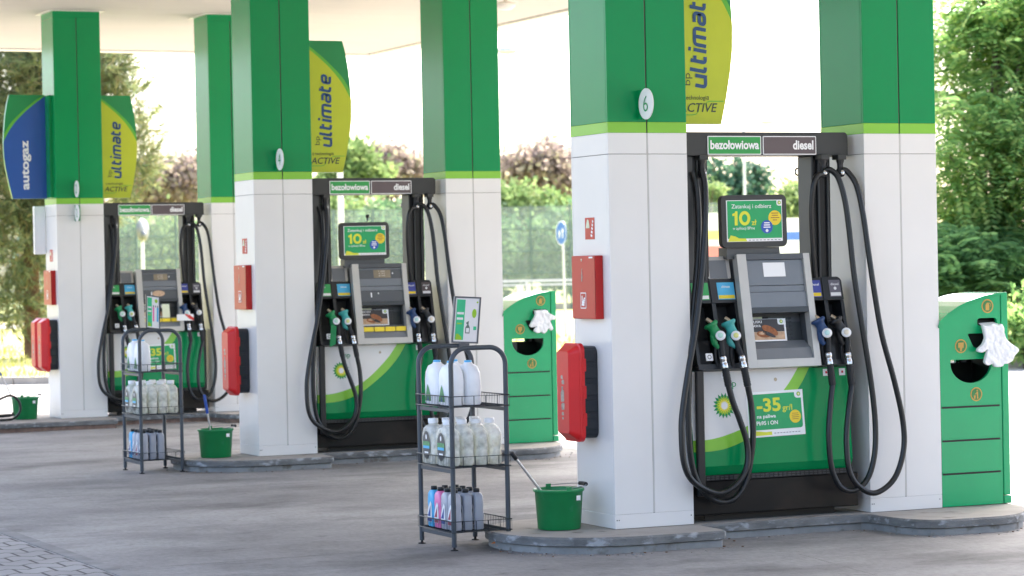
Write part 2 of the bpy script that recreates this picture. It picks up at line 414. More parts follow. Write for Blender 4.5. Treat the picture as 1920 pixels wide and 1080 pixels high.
# ------------------------------------------------------------------ ground
def ground_mat(name, kind):
    m = bpy.data.materials.new(name); m.use_nodes = True; n = m.node_tree.nodes; l = m.node_tree.links
    b = n['Principled BSDF']; tc = n.new('ShaderNodeTexCoord')
    def noise(scale, det, st=(1, 1, 1), rough=.55):
        mp = n.new('ShaderNodeMapping'); mp.inputs['Scale'].default_value = st; l.new(tc.outputs['Object'], mp.inputs[0])
        t = n.new('ShaderNodeTexNoise'); t.inputs['Scale'].default_value = scale; t.inputs['Detail'].default_value = det; t.inputs['Roughness'].default_value = rough
        l.new(mp.outputs[0], t.inputs[0]); return t.outputs[0]
    def ramp(f, stops):
        r = n.new('ShaderNodeValToRGB'); e = r.color_ramp.elements
        while len(e) < len(stops): e.new(.5)
        for k, (p, c) in enumerate(stops): e[k].position = p; e[k].color = (*c, 1)
        l.new(f, r.inputs[0]); return r.outputs[0]
    def mul(a, c, f=1.0, mode='MULTIPLY'):
        x = n.new('ShaderNodeMix'); x.data_type = 'RGBA'; x.blend_type = mode; x.inputs[0].default_value = f
        l.new(a, x.inputs[6]); l.new(c, x.inputs[7]); return x.outputs[2]
    g = lambda v: (v, v, v)
    if kind == 'concrete':
        base = ramp(noise(.5, 8, (.5, 1.0, 1), .6), [(.3, S('#7a7775')), (.5, S('#908d8a')), (.72, S('#a5a29e'))])
        streak = ramp(noise(1.3, 9, (.75, .8, 1), .7), [(.32, g(.62)), (.5, g(.97)), (.7, g(1.2))])
        blot = ramp(noise(.9, 8, (.5, 1, 1), .65), [(.34, g(.5)), (.47, g(1)), (.8, g(1.1))])
        spots = ramp(noise(5, 9, (.7, 1.2, 1), .75), [(.30, g(.4)), (.40, g(1)), (.68, g(1)), (.78, g(1.35))])
        fine = ramp(noise(28, 8, (1, .6, 1), .8), [(.3, g(.72)), (.5, g(1)), (.7, g(1.2))])
        c = mul(mul(mul(mul(base, streak, .9), blot, .8), spots, .8), fine, .9)
        l.new(c, b.inputs['Base Color']); b.inputs['Roughness'].default_value = .72; b.inputs['Specular IOR Level'].default_value = .35
        bp = n.new('ShaderNodeBump'); bp.inputs['Strength'].default_value = .25; bp.inputs['Distance'].default_value = .01
        l.new(noise(45, 6), bp.inputs['Height']); l.new(bp.outputs[0], b.inputs['Normal'])
    elif kind == 'paver':
        mp = n.new('ShaderNodeMapping'); l.new(tc.outputs['Object'], mp.inputs[0])
        wv = n.new('ShaderNodeTexWave'); wv.inputs['Scale'].default_value = 1.55; wv.wave_profile = 'TRI'
        l.new(mp.outputs[0], wv.inputs[0])
        br = n.new('ShaderNodeTexBrick'); br.inputs['Scale'].default_value = 1; br.inputs['Mortar Size'].default_value = .011
        br.inputs['Brick Width'].default_value = .21; br.inputs['Row Height'].default_value = .23; br.inputs['Mortar Smooth'].default_value = .3
        br.inputs['Color1'].default_value = (*S('#8f8c89'), 1); br.inputs['Color2'].default_value = (*S('#9b9895'), 1); br.inputs['Mortar'].default_value = (*S('#4e4a48'), 1)
        ad = n.new('ShaderNodeVectorMath'); ad.operation = 'MULTIPLY_ADD'; ad.inputs[1].default_value = (0, .09, 0)
        l.new(wv.outputs['Color'], ad.inputs[0]); l.new(mp.outputs[0], ad.inputs[2]); l.new(ad.outputs[0], br.inputs[0])
        st = ramp(noise(1.2, 7), [(.35, g(.8)), (.65, g(1.12))])
        l.new(mul(br.outputs[0], st, .8), b.inputs['Base Color']); b.inputs['Roughness'].default_value = .8
        bp = n.new('ShaderNodeBump'); bp.inputs['Strength'].default_value = .6; bp.inputs['Distance'].default_value = .006; bp.invert = True
        l.new(br.outputs['Fac'], bp.inputs['Height']); l.new(bp.outputs[0], b.inputs['Normal'])
    elif kind == 'grass':
        c = ramp(noise(.5, 8), [(.3, S('#86883f')), (.5, S('#a8a558')), (.7, S('#c4b878'))])
        l.new(mul(c, ramp(noise(9, 5), [(.3, g(.7)), (.7, g(1.15))])), b.inputs['Base Color']); b.inputs['Roughness'].default_value = .95
    elif kind == 'earth':
        c = ramp(noise(.05, 8), [(.3, S('#6d7442')), (.6, S('#8d8a58'))]); l.new(c, b.inputs['Base Color']); b.inputs['Roughness'].default_value = .95
    M[name] = m
for nm in ('concrete', 'paver', 'grass', 'earth'): ground_mat(nm, nm)
RG = Vector((math.cos(YAW), -math.sin(YAW), 0)); FG = Vector((math.sin(YAW), math.cos(YAW), 0))
def sheet(name, poly, z, m):
    b = MB(); b.add([(x, y, z) for x, y in poly], [tuple(range(len(poly)))], m)
    return tag(b.build(name), kind='structure')
K0, K1 = Vector((-41, 69.2, 0)), Vector((70, 9.2, 0))          # far edge of the forecourt
kd = (K1-K0).normalized(); kn = Vector((-kd.y, kd.x, 0))
sheet('ground', [(-900, -300), (1500, -300), (1500, 2000), (-900, 2000)], GZ-.012, 'earth')
sheet('forecourt', [(-60, -25), (70, -25), (K1.x, K1.y), (K0.x, K0.y), (-60, 69.2)], GZ, 'concrete')
sheet('paved_area', [(-6, 2), (4.12, 2), (4.12, 60), (-6, 60)][:2]+[(4.12, 17.9), (-6, 17.9)], GZ+.004, 'paver')
b = MB()                                                          # paving border course and slab joints
for k in range(76): b.box(4.125, 4.225, 2+k*.21, 2.203+k*.21, GZ+.001, GZ+.006+.002*random.random(), 'border_stone')
tag(b.build('paving_border'), kind='structure')
M['joint'] = M['seam']
def joint(p, q, wd):
    p = Vector((*p, GZ+.004)); q = Vector((*q, GZ+.004)); d = (q-p); L = d.length; d.normalize(); s = Vector((-d.y, d.x, 0)); n = max(2, int(L/.12))
    lo, hi = [], []
    for k in range(n+1):
        c = p+d*(L*k/n)+s*random.uniform(-.006, .006); ww = wd*random.uniform(.3, 1)
        lo.append(c-s*ww/2); hi.append(c+s*ww/2)
    return lo, hi
b = MB()
for p, q, wd in (((4.23, 15.0), (12, 15.35), .012), ((7.91, 13.45), (7.7, 12.2), .004), ((4.23, 20.2), (10, 20.3), .012), ((4.23, 27.6), (10, 27.6), .012)):
    lo, hi = joint(p, q, wd); n = len(lo)
    b.add(lo+hi, [(k, k+1, n+k+1, n+k) for k in range(n-1)], 'joint')
tag(b.build('slab_joint'), kind='structure')
# verge beyond the forecourt
V = lambda p: (p.x, p.y)
sheet('verge', [V(K0+kn*.16), V(K1+kn*.16), V(K1+kn*90), V(K0+kn*90)], GZ+.05, 'grass')
b = MB(); L = (K1-K0).length; n = int(L/1.0)
for k in range(n):
    p = K0+kd*(k*1.0); pl = PL((p.x, p.y, GZ-.01), kd, kn); b.prism(pl, [(0, 0), (.992, 0), (.992, .155), (0, .155)], 0, .13, 'kerb_top')
tag(b.build('kerb', bevel=.015), kind='structure')
p = FG*84; sheet('road', [V(p-RG*60), V(p+RG*80), V(p+RG*80+FG*10), V(p-RG*60+FG*10)], GZ+.056, 'asphalt_far')
# grass blades on the near verge (only where the photograph sees it)
def blades(n):
    vs = np.zeros((n*3, 3)); t = rng.random(n); dpt = rng.random(n)**1.3
    P = np.array(K0)[None, :]+np.array(kd)[None, :]*(t[:, None]*90+30)+np.array(kn)[None, :]*(.3+dpt[:, None]*20)
    a = rng.random(n)*2*np.pi; h = .06+.12*rng.random(n)
    wv = np.stack([np.cos(a), np.sin(a), 0*a], 1)*.018; P[:, 2] = GZ+.05
    vs[0::3] = P-wv; vs[1::3] = P+wv; vs[2::3] = P+np.stack([rng.normal(0, .04, n), rng.normal(0, .04, n), h], 1)
    return vs, np.arange(n*3).reshape(n, 3)
def np_mesh(name, vs, fs, m, parent=None):
    me = bpy.data.meshes.new(name); me.vertices.add(len(vs)); me.vertices.foreach_set('co', vs.astype(np.float32).ravel())
    k = fs.shape[1]; me.loops.add(fs.size); me.loops.foreach_set('vertex_index', fs.astype(np.int32).ravel())
    me.polygons.add(len(fs)); me.polygons.foreach_set('loop_start', np.arange(0, fs.size, k, dtype=np.int32)); me.polygons.foreach_set('loop_total', np.full(len(fs), k, dtype=np.int32))
    me.materials.append(M[m]); me.update(); me.validate()
    o = bpy.data.objects.new(name, me); COL.objects.link(o)
    if parent is not None: o.parent = parent
    return o
vs, fs = blades(26000); tag(np_mesh('grass', vs, fs, 'grass_blade'), 'short dry yellowish grass on the verge beyond the forecourt kerb', kind='stuff'); 

# ------------------------------------------------------------------ pump islands (raised kerbs)
def outline(ext=False):
    h = []
    if ext: h = [(-2.4, -.58), (.50, -.58)]
    else:
        h = [(-.70*math.cos(t), .265-.705*math.sin(t)) for t in [math.pi/2*k/12 for k in range(13)]]+[(.25, -.44), (.52, -.44)]
    h += [(.555, -.40), (.565, -.055), (.9, -.05), (1.4, -.05), (1.74, -.055), (1.775, -.09), (1.778, -.30), (1.79, -.42), (1.83, -.55), (1.89, -.62), (1.98, -.66), (2.14, -.675)]
    h += [(2.33+.62*math.sin(t), .265-.945*math.cos(t)) for t in [math.pi/2*k/14 for k in range(15)]]
    bk = [(x, .53-y) for x, y in reversed(h[:-1] if ext else h[1:-1])]
    return h+bk
def inset(poly, d):
    n = len(poly); out = []
    for k in range(n):
        a, c, e = Vector(poly[k-1]), Vector(poly[k]), Vector(poly[(k+1) % n])
        d1 = (c-a).normalized(); d2 = (e-c).normalized(); nn = (Vector((-d1.y, d1.x))+Vector((-d2.y, d2.x)))
        nn = nn.normalized() if nn.length > 1e-6 else Vector((-d1.y, d1.x)); out.append(tuple(c+nn*d))
    return out
for i in range(3):
    o = outline(i == 0); X, Y = IS[i]; pl = PL((X, Y, 0), (1, 0, 0), (0, 1, 0)); b = MB(); n = len(o)
    P = [(pl.p(x, y, 0)) for x, y in o]
    ins = inset(o, .012); Pi = [pl.p(x, y, 0) for x, y in ins]; P = [p-Vector((0, 0, .012)) for p in P]; Pb = [pl.p(x, y, -.052) for x, y in o]
    b.add(Pi, [tuple(range(n))], 'kerb_top')
    b.add(Pi+P, [(k, (k+1) % n, n+(k+1) % n, n+k) for k in range(n)], 'kerb', True)
    b.add(P+Pb, [(k, (k+1) % n, n+(k+1) % n, n+k) for k in range(n)], 'kerb')
    b.add(Pb, [tuple(range(n))], 'kerb')
    lo = inset(o, .045); b.prism(pl, lo, -.058, -.0515, 'seam')
    lo = inset(o, .022); b.prism(pl, lo, -.13, -.058, 'brick' if i == 0 else 'kerb_lower')
    tag(b.build('pump_island'), kind='structure')
# grit and litter collected against the kerbs
b = MB()
for k in range(260):
    i = random.choice((1, 2, 2)); o = outline(); q = random.randrange(len(o)//2); a = Vector(o[q]); c = Vector(o[q+1]); t = random.random()
    p = a.lerp(c, t); X, Y = IS[i]; s = random.uniform(.004, .012)
    x = X+p.x+random.gauss(0, .05); y = Y+p.y-abs(random.gauss(.03, .06)); b.box(x, x+s, y, y+s*1.3, GZ, GZ+s*.5, random.choice(('kerb_top', 'bark', 'kerb_lower')))
tag(b.build('grit'), 'small grit and crumbs lying along the foot of the kerbs', kind='stuff')
b = MB(); c = at(936, 1010, 16.2); 
for k in range(5):
    pl = PL((c.x+random.uniform(-.05, .05), c.y+random.uniform(-.05, .05), GZ+.012+.004*k), (random.random(), random.random()-.5, .3*random.random()), (-.4, 1, .25*random.random()))
    b.prism(pl, [(0, 0), (.03, -.012), (.06, 0), (.035, .02)], 0, .002, 'vehicle_orange')
tag(b.build('dry_leaf'), 'dry orange leaves lying beside the front leg of the nearer bottle rack', 'leaves')

# ------------------------------------------------------------------ canopy
ZS = 4.6653; CX0, CX1, CY0, CY1 = 3.4, 13.42, 7.4, 34.5
can = thing('canopy', 'wide flat canopy roof with cream underside above the pumps', 'canopy', (6, 22, ZS))
b = MB(); y = CY0
while y < CY1-.01:
    y2 = min(y+.62, CY1); b.box(CX0, CX1, y, y2-.006, ZS, ZS+.03, 'soffit'); y = y2
b.build('soffit', can)
b = MB(); b.box(CX0+.01, CX1+.07, CY0-.05, CY1+.05, ZS+.034, ZS+.06, 'soffit_gap'); b.build('shadow_gap', can)
b = MB()
for (x0, x1, y0, y1) in ((CX1+.075, CX1+.33, CY0-.3, CY1+.3), (CX0-.3, CX0-.04, CY0-.3, CY1+.3), (CX0-.04, CX1+.075, CY1+.055, CY1+.3), (CX0-.04, CX1+.075, CY0-.3, CY0-.055)):
    b.box(x0, x1, y0, y1, ZS-.02, ZS+.85, 'fascia')
b.build('fascia', can, bevel=.01)
b = MB(); b.box(CX0-.03, CX1+.07, CY0-.05, CY1+.05, ZS+.70, ZS+.8, 'roof'); b.build('roof', can)
b = MB(); c = at(948, 56, 29.2)
b.lathe((c.x, c.y, ZS-.13), [(0, -.055), (.07, -.045), (.115, -.01), (.12, .03), (.02, .05), (.02, .13)], 'fascia'); b.build('floodlight', can)

# ------------------------------------------------------------------ canopy columns
CW, CD, CL = .55, .53, 1.843
pos_words = [['leftmost green and white column, with the blue autogaz sign', 'slim looking column behind the middle pump row, right of the farthest pump'],
             ['green and white column numbered 4 left of the middle pump', 'green and white column between the middle pump and its green bin'],
             ['largest green and white column, numbered 6, left of the nearest pump', 'green and white column right of the nearest pump, before the big tree']]
for i in range(3):
    for k in range(2):
        x = k*CL; t = thing('canopy_column', pos_words[i][k], 'column', (x+CW/2, CD/2, 0), 'canopy columns on the pump islands', i)
        b = MB(); b.box(x+.006, x+CW-.006, .006, CD-.006, .0, ZS+.03, 'seam'); b.build('core', t)
        def ring(b, z0, z1, m, split=True):
            if split:
                b.box(x, x+.267, 0, .02, z0, z1, m); b.box(x+.277, x+CW, 0, .02, z0, z1, m)
            else: b.box(x, x+CW, 0, .02, z0, z1, m)
            b.box(x, x+.02, .0205, CD-.0205, z0, z1, m); b.box(x+CW-.02, x+CW, .0205, CD-.0205, z0, z1, m); b.box(x, x+CW, CD-.02, CD, z0, z1, m)
        b = MB(); ring(b, .002, .0895, 'white_panel', False); ring(b, .09, 2.317, 'white_panel'); ring(b, 2.3195, 2.4495, 'white_panel')
        b.box(x+.2672, x+.2768, .0012, .019, .092, 2.449, 'seam_light')
        for sx in (.012, .026): b.disc(front(0, x, 0), sx, .055, .004, 'screw')
        b.disc(front(0, x, 0), CW-.02, .06, .004, 'screw')
        b.build('cladding', t, bevel=.0025)
        b = MB(); ring(b, 2.45, 2.5165, 'lime_panel'); b.build('stripe', t, bevel=.001)
        b = MB(); ring(b, 2.517, 4.58, 'green_panel'); ring(b, 4.5805, ZS-.004, 'green_panel', False); b.build('upper_cladding', t, bevel=.0025)
        b = MB()
        for (x0, x1, y0, y1) in ((x-.05, x+CW+.05, -.05, -.002), (x-.05, x-.002, -.002, CD+.002), (x+CW+.002, x+CW+.05, -.002, CD+.002), (x-.05, x+CW+.05, CD+.002, CD+.05)):
            b.box(x0, x1, y0, y1, ZS-.012, ZS-.002, 'fascia')
        b.build('top_collar', t)
        if k == 0:
            num = '246'[i]
            for z in ((2.622,) if i else (2.618, 2.345)):
                b = MB(); lp = left(.205, -.12, z)
                b.prism(lp, [(.096*math.cos(a), .096*math.sin(a)) for a in [2*math.pi*q/36 for q in range(36)]], -.006, 0, 'white')
                d = b.build('number_disc', t, bevel=.0015)
                b = MB(); b.box(.2115, .255, -.075, -.001, z-.09, z+.09, 'green_panel'); b.build('bracket', d)
                b = MB(); b.text(left(.205, -.12, z), num, 0, -.048, h=.098, w=.060, m='sunflower_green', align='c', bold=-.012); b.build('numeral', d)
            b = MB(); lp = left(0, .34, 1.797); b.prism(lp, [(0, 0), (.13, 0), (.13, .136), (0, .136)], 0, .003, 'red_sign')
            b.poly(lp, [(.015, .07), (.065, .07), (.065, .082), (.055, .115), (.047, .125), (.035, .125), (.027, .115), (.015, .082)], 'photolum', .004)
            for q in range(5):
                b.strip(lp, [(.078+.006*q, .02+.022*q+.0), (.10+.004*q, .012+.022*q)], [(.082+.006*q, .034+.022*q), (.106+.004*q, .026+.022*q)], 'print_white', .004)
            b.build('alarm_sticker', t)

# ------------------------------------------------------------------ wing signs
def wing(i, mirror, kind, label):
    X0, s = (.552, 1) if not mirror else (-.04, -1)
    t = thing('wing_sign', label, 'sign', (X0, .27, 2.52), 'wing signs fixed to the columns', i)
    pl = front(.27)
    f = lambda L: [(X0+s*(a-.552), b) for a, b in L]
    right = [(.965, 3.712), (.99, 3.62), (1.015, 3.48), (1.032, 3.32), (1.042, 3.15), (1.038, 3.0), (1.02, 2.86), (.985, 2.68), (.947, 2.522)]
    out = f([(.552, 2.522), (.552, 3.712)]+right)
    b = MB(); b.prism(pl, out, -.05, 0, 'sign_green'); 
    for sgn in (1, ): pass
    b.build('panel', t, bevel=.002)
    arc = [(.552, 3.70), (.64, 3.635), (.75, 3.548), (.87, 3.435), (.965, 3.315), (1.037, 3.185)]
    arc2 = [(.552, 3.735-.02), (.64, 3.664), (.754, 3.578), (.87, 3.475), (.965, 3.375), (1.031, 3.265)]
    sm = [(p.x, p.y) for p in smooth([(a, c, 0) for a, c in arc], 4)]; sm2 = [(p.x, p.y) for p in smooth([(a, c, 0) for a, c in arc2], 4)]
    b = MB()
    b.strip(pl, f(sm), f(sm2), 'sign_lime', .002)
    face = f([(.553, 2.523)]+sm+[(1.041, 3.15), (1.037, 3.0), (1.019, 2.86), (.984, 2.68), (.946, 2.523)])
    b.poly(pl, face, 'sign_yellow' if kind == 'ult' else 'sign_blue', .0015); b.build('sign_face', t)
    b = MB()
    if kind == 'ult':
        tp = PL((.845, .27, 2.755), (0, 0, 1), (-1, 0, 0))
        stroke_word(b, tp, 'ultimate', .003, .008, .63, 'letter_blue', .004)
        b.text(PL((.742, .27, 2.768), (0, 0, 1), (-1, 0, 0)), 'bp', 0, 0, h=.062, w=.078, m='letter_dark', e=.004, bold=-.005)
        b.text(pl, 'z technologią', .655, 2.668, w=.205, h=.037, m='letter_dark', e=.004, bold=.004)
        b.text(pl, 'ACTIVE', .64, 2.598, w=.28, h=.058, m='letter_dark', e=.004, bold=.012, shear=.25)
        for path in ([(.83, 2.645), (.845, 2.662), (.87, 2.668), (.965, 2.668)], [(.64, 2.58), (.74, 2.58), (.765, 2.586), (.785, 2.605)]):
            b.strip(pl, [(a, c-.003) for a, c in path], [(a, c+.003) for a, c in path], 'sign_lime', .004)
    else:
        b.text(PL((-.213, .27, 2.625), (0, 0, 1), (-1, 0, 0)), 'autogaz', 0, 0, w=.565, h=.112, m='print_white', e=.004, bold=.03)
    b.build('lettering', t)
    if mirror:
        b = MB(); b.box(-.039, -.001, .10, .40, 2.53, 3.70, 'green_panel'); b.build('bracket', t)
wing(0, False, 'ult', 'small yellow green ultimate wing sign on the leftmost column')
wing(0, True, 'lpg', 'blue wing sign reading autogaz on the leftmost column')
wing(1, False, 'ult', 'yellow green ultimate wing sign on the column numbered 4')
wing(2, False, 'ult', 'large yellow green ultimate wing sign above the nearest pump, cut by the picture top')
t = thing('notice_board', 'plain white board on the left side of the leftmost column', 'board', (-.06, .5, 1.89), i=0)
b = MB(); b.prism(front(.5), rr(-.135, -.004, 1.885, 2.44, .015), -.06, 0, 'bright_white'); b.build('board', t, bevel=.004)
# ------------------------------------------------------------------ fuel dispensers (island frame: X along, Y away, Z up)
def L2(u, v, y): return PY(2, u, v, y)
def hose_path(pts, n=6): return smooth([L2(u, v, y) for u, v, y in pts], n)
HOSES = {
 'C': [(1316, 318, .10), (1322, 350, .07), (1322, 420, .03), (1317, 500, .0), (1310, 570, -.03), (1303, 625, -.05), (1290, 700, -.07), (1280, 770, -.08), (1278, 812, -.09), (1283, 870, -.10), (1302, 905, -.10), (1345, 925, -.10), (1379, 910, -.10), (1400, 876, -.09), (1401, 833, -.08), (1388, 790, -.07), (1375, 756, -.06), (1366, 724, -.05)],
 'D': [(1298, 322, .13), (1306, 352, .12), (1310, 420, .09), (1307, 500, .05), (1298, 600, .02), (1292, 700, .0), (1291, 790, -.02), (1297, 868, -.03), (1315, 916, -.04), (1345, 940, -.05), (1376, 936, -.06), (1398, 905, -.06), (1408, 858, -.06), (1412, 812, -.06), (1409, 762, -.05), (1402, 724, -.05)],
 'A': [(1545, 322, .07), (1556, 318, .05), (1572, 334, .03), (1584, 375, .0), (1592, 430, -.02), (1602, 520, -.05), (1618, 620, -.08), (1633, 715, -.10), (1641, 790, -.11), (1640, 850, -.12), (1627, 897, -.12), (1601, 920, -.12), (1575, 912, -.11), (1559, 875, -.10), (1554, 815, -.09), (1557, 760, -.07), (1561, 722, -.05)],
 'B': [(1578, 318, .08), (1589, 322, .06), (1606, 348, .02), (1618, 400, -.02), (1628, 470, -.05), (1640, 550, -.08), (1654, 630, -.10), (1677, 715, -.12), (1693, 790, -.13), (1694, 845, -.14), (1677, 897, -.14), (1643, 924, -.14), (1613, 914, -.13), (1593, 884, -.12), (1587, 826, -.10), (1591, 770, -.08), (1597, 722, -.05)]}
NOZ = [('nozzle_green', (1324, 598), (1340, 622), (1351, 629), (1355, 668), (1366, 724), 'pale_mint', 'green'),
       ('nozzle_teal', (1359, 596), (1373, 618), (1380, 629), (1390, 667), (1402, 724), 'pale_yellow', 'teal'),
       ('nozzle_navy', (1527, 592), (1541, 614), (1551, 624), (1553, 661), (1561, 722), 'pale_cyan', 'navy'),
       ('nozzle_black', (1558, 592), (1574, 614), (1587, 623), (1589, 661), (1597, 722), 'cream', 'black')]

def dispenser(i):
    words = ['farthest fuel pump, no screen on top, with red white tape across its right nozzles', 'middle fuel pump with screen on top, beside the column numbered 4', 'largest and nearest fuel pump, beside the column numbered 6']
    t = thing('fuel_dispenser', words[i], 'fuel pump', (1.17, .28, 0), 'fuel dispensers on the islands', i)
    # ---- plinth, grille, body
    b = MB(); b.box(.70, 1.66, .14, .50, -.01, .045, 'grille_black'); b.build('foot_pad', t, bevel=.006)
    b = MB(); b.box(.57, 1.785, .05, .50, .046, .262, 'plinth_black'); b.build('plinth', t, bevel=.008)
    b = MB(); b.box(.58, 1.735, .035, .12, .263, .296, 'grille_black')
    gp = PL((0, .035, .263), (1, 0, 0), (0, 0, 1))
    for q in range(34):
        for r in range(2):
            b.prism(gp, rr(.60+q*.0325, .624+q*.0325, .006+r*.0135, .013+r*.0135, .003, 2), .0, .004, 'mast_grey')
    b.build('vent_grille', t)
    b = MB(); b.box(.58, 1.72, .14, .48, .297, .95, 'bay_black'); b.build('body', t)
    b = MB(); b.box(1.735, 1.79, .13, .46, .266, .97, 'mast_grey'); b.build('side_post', t, bevel=.012)
    b = MB(); b.box(.585, .64, -.004, .03, .17, .96, 'mast_black'); b.build('corner_strip', t, bevel=.01)
    # ---- front panel with the curved livery
    tl = math.atan2(.05, .60); pl = PL((0, .02, .355), (1, 0, 0), (0, math.sin(tl), math.cos(tl)))
    b = MB(); b.box(.571, 1.727, .102, .139, .30, .954, 'mast_grey'); 
    b.add([(.57, .02, .355), (1.728, .02, .355), (1.728, .07, .955), (.57, .07, .955), (.57, .1, .955), (1.728, .1, .955), (.57, .1, .355), (1.728, .1, .355)],
          [(0, 1, 2, 3), (3, 2, 5, 4), (0, 3, 4, 6), (1, 7, 5, 2), (0, 6, 7, 1)], 'green_panel')
    b.add([(.57, .052, .297), (1.728, .052, .297), (1.728, .02, .3548), (.57, .02, .3548)], [(0, 1, 2, 3)], 'green_panel')
    lo = [(.571, .449), (.69, .449), (.815, .465), (.965, .517), (1.10, .600), (1.25, .715), (1.365, .835), (1.445, .954)]
    hi = [(.571, .522), (.69, .524), (.815, .547), (.965, .597), (1.08, .668), (1.18, .752), (1.28, .850), (1.36, .954)]
    zz = lambda L: [(a, (c-.355)/math.cos(tl)*.998) for a, c in L]
    sl_, sh_ = [[(p.x, p.y) for p in smooth([(a, c, 0) for a, c in zz(L)], 5)] for L in (lo, hi)]
    b.strip(pl, sl_, sh_, 'lime_panel', .0016)
    b.poly(pl, sh_+[(.571, sh_[-1][1])], 'white_panel', .0016)
    b.disc(pl, 1.19, .53, .012, 'brass', .003, 14)
    pn = b.build('front_panel', t)
    b = MB(); sunflower(b, pl, .808, .378, .083, .003)
    b.text(pl, 'bp', .838, .480, h=.058, w=.064, m='sunflower_green', e=.003, bold=.0)
    b.build('emblem', pn)
    b = MB()
    for x in (1.545, 1.665): b.prism(pl, [(x, .54), (x+.045, .54), (x+.045, .585), (x, .585)], .0, .002, 'white'); b.rect(pl, x+.016, x+.03, .555, .57, 'red', .003)
    b.rect(pl, .80, .835, .552, .585, 'print_white', .0025); b.ring(pl, .8175, .568, .008, .010, 'console_grey', .003)
    b.build('info_sticker', pn)
    if i != 1:                                                     # discount poster
        b = MB(); ca = math.radians(1.2); pp = PL(pl.p(.972, .165, 0), pl.u*math.cos(ca)+pl.v*math.sin(ca), pl.v*math.cos(ca)-pl.u*math.sin(ca))
        b.prism(pp, rr(0, .415, 0, .288, .004), .002, .004, 'print_white')
        b.poly(pp, rr(.010, .400, .045, .272, .018, 4, (0, 1, 0, 0)), 'poster_green', .0048)
        b.poly(pp, rr(.352, .415, .235, .288, .02, 4, (1, 0, 0, 0)), 'print_white', .0052); sunflower(b, pp, .383, .26, .016, .0056)
        b.text(pp, '-35', .072, .158, h=.088, w=.175, m='yellow', e=.0056, bold=.03)
        b.text(pp, 'gr/l', .258, .148, h=.050, w=.072, m='yellow', e=.0056, bold=.01)
        b.text(pp, 'na paliwa', .068, .112, h=.030, w=.138, m='print_white', e=.0056, bold=.02)
        b.text(pp, 'Pb95 i ON', .062, .075, h=.026, w=.155, m='print_white', e=.0056, bold=.022)
        b.disc(pp, .348, .118, .042, 'amber', .0056)
        for q in range(4): b.rect(pp, .322+.004*(q in (0, 3)), .374-.004*(q in (0, 3)), .100+.012*q, .1035+.012*q, 'bread', .0062)
        b.poly(pp, [(.05, .010), (.17, .010), (.168, .032), (.13, .030), (.05, .040)], 'yellow', .0056)
        for q in range(9): b.rect(pp, .185+.022*q, .200+.022*q, .018, .022, 'console_grey', .0056)
        b.build('poster', pn)
    # ---- nozzle bays
    def bay(x0, x1, plates, shoulder):
        sl_ = PL((0, .0, .965), (1, 0, 0), (0, .14, .565)); bl = math.hypot(.14, .565)
        b = MB(); cut = bl-.155
        b.prism(sl_, [(x0, 0), (x1, 0), (x1, cut), (x0, cut)], -.20, -.115, 'bay_dark')            # back of the holster niche
        xm = (x0+x1)/2
        for a0, a1 in ((x0, x0+.022), (xm-.014, xm+.014), (x1-.024, x1)): b.prism(sl_, [(a0, .035), (a1, .035), (a1, cut), (a0, cut)], -.1145, -.004, 'bay_black')
        b.prism(sl_, [(x0, 0), (x1, 0), (x1, .034), (x0, .034)], -.1145, .004, 'bay_black')
        b.prism(sl_, rr(x0, x1, cut+.001, bl, .035, 5, (0, 0, x0 > 1, x0 < 1)), -.21, .0, 'bay_black')
        b.prism(sl_, [(xm-.016, cut+.001), (xm+.016, cut+.001), (xm+.016, bl-.004), (xm-.016, bl-.004)], .0005, .006, 'bay_black')
        for q in (0, 1):                                            # lower holster pocket and lever hook
            cx = x0+(x1-x0)*(.27+.48*q); b.prism(sl_, rr(cx-.05, cx+.05, .05, .20, .02), -.1145, -.07, 'mast_black')
        y1 = .5
        b.box(x0+.002, x1-.002, .26, .44, .955, 1.50, 'bay_black')
        o = b.build('nozzle_bay', t, bevel=.004)
        for q, (cm, sm_, wd) in enumerate(plates):
            b = MB(); a0 = x0+.022+(xm-x0)*q+(.014 if q else 0); a1 = a0+(xm-x0)-.05
            b.prism(sl_, [(a0, cut+.022), (a1, cut+.022), (a1, bl-.022), (a0, bl-.022)], .0, .002, cm)
            b.rect(sl_, a0+.004, a1-.004, cut+.027, cut+.050, sm_, .003)
            b.text(sl_, wd, (a0+a1)/2, bl-.058, h=.017, w=min(.06, .0115*len(wd)), m='print_white', e=.003, align='c', bold=.01)
            if q and x0 > 1: b.disc(sl_, (a0+a1)/2, bl-.078, .011, 'print_white', .003, 16)
            b.build('grade_plate', o)
        if shoulder:
            b = MB(); b.prism(sl_, rr(x0+.16, x1-.02, bl+.004, bl+.150, .012), -.21, -.006, 'silver_frame')
            b.prism(sl_, [(x0+.175, bl+.006), (x1-.045, bl+.006), (x1-.045, bl+.125), (x0+.175, bl+.125)], -.006, -.004, 'console_grey')
            b.build('shoulder_panel', t, bevel=.004)
        return o
    bl_ = bay(.605, .950, [('sticker_green', 'print_white', '95'), ('sticker_cyan', 'amber', 'ultimate')], True)
    bay(1.468, 1.735, [('sticker_navy', 'amber', 'diesel'), ('sticker_grey' if i != 1 else 'plum_plate', 'white', 'diesel')], False)
    b = MB(); b.prism(PL((.66, .0, 1.02), (1, 0, 0), (0, .14, .565)), rr(0, .048, 0, .048, .004), -.004, .002, 'print_white'); b.ring(PL((.66, .0, 1.02), (1, 0, 0), (0, .14, .565)), .024, .024, .010, .014, 'console_dark', .003, 14); b.build('pictogram', bl_)
    # ---- console
    cp = PL((0, -.03, .966), (1, 0, 0), (0, .13, .72)); ch = math.hypot(.13, .72); x0, x1 = .946, 1.478
    fx0, fx1 = x0+.066, x1-.046
    b = MB()
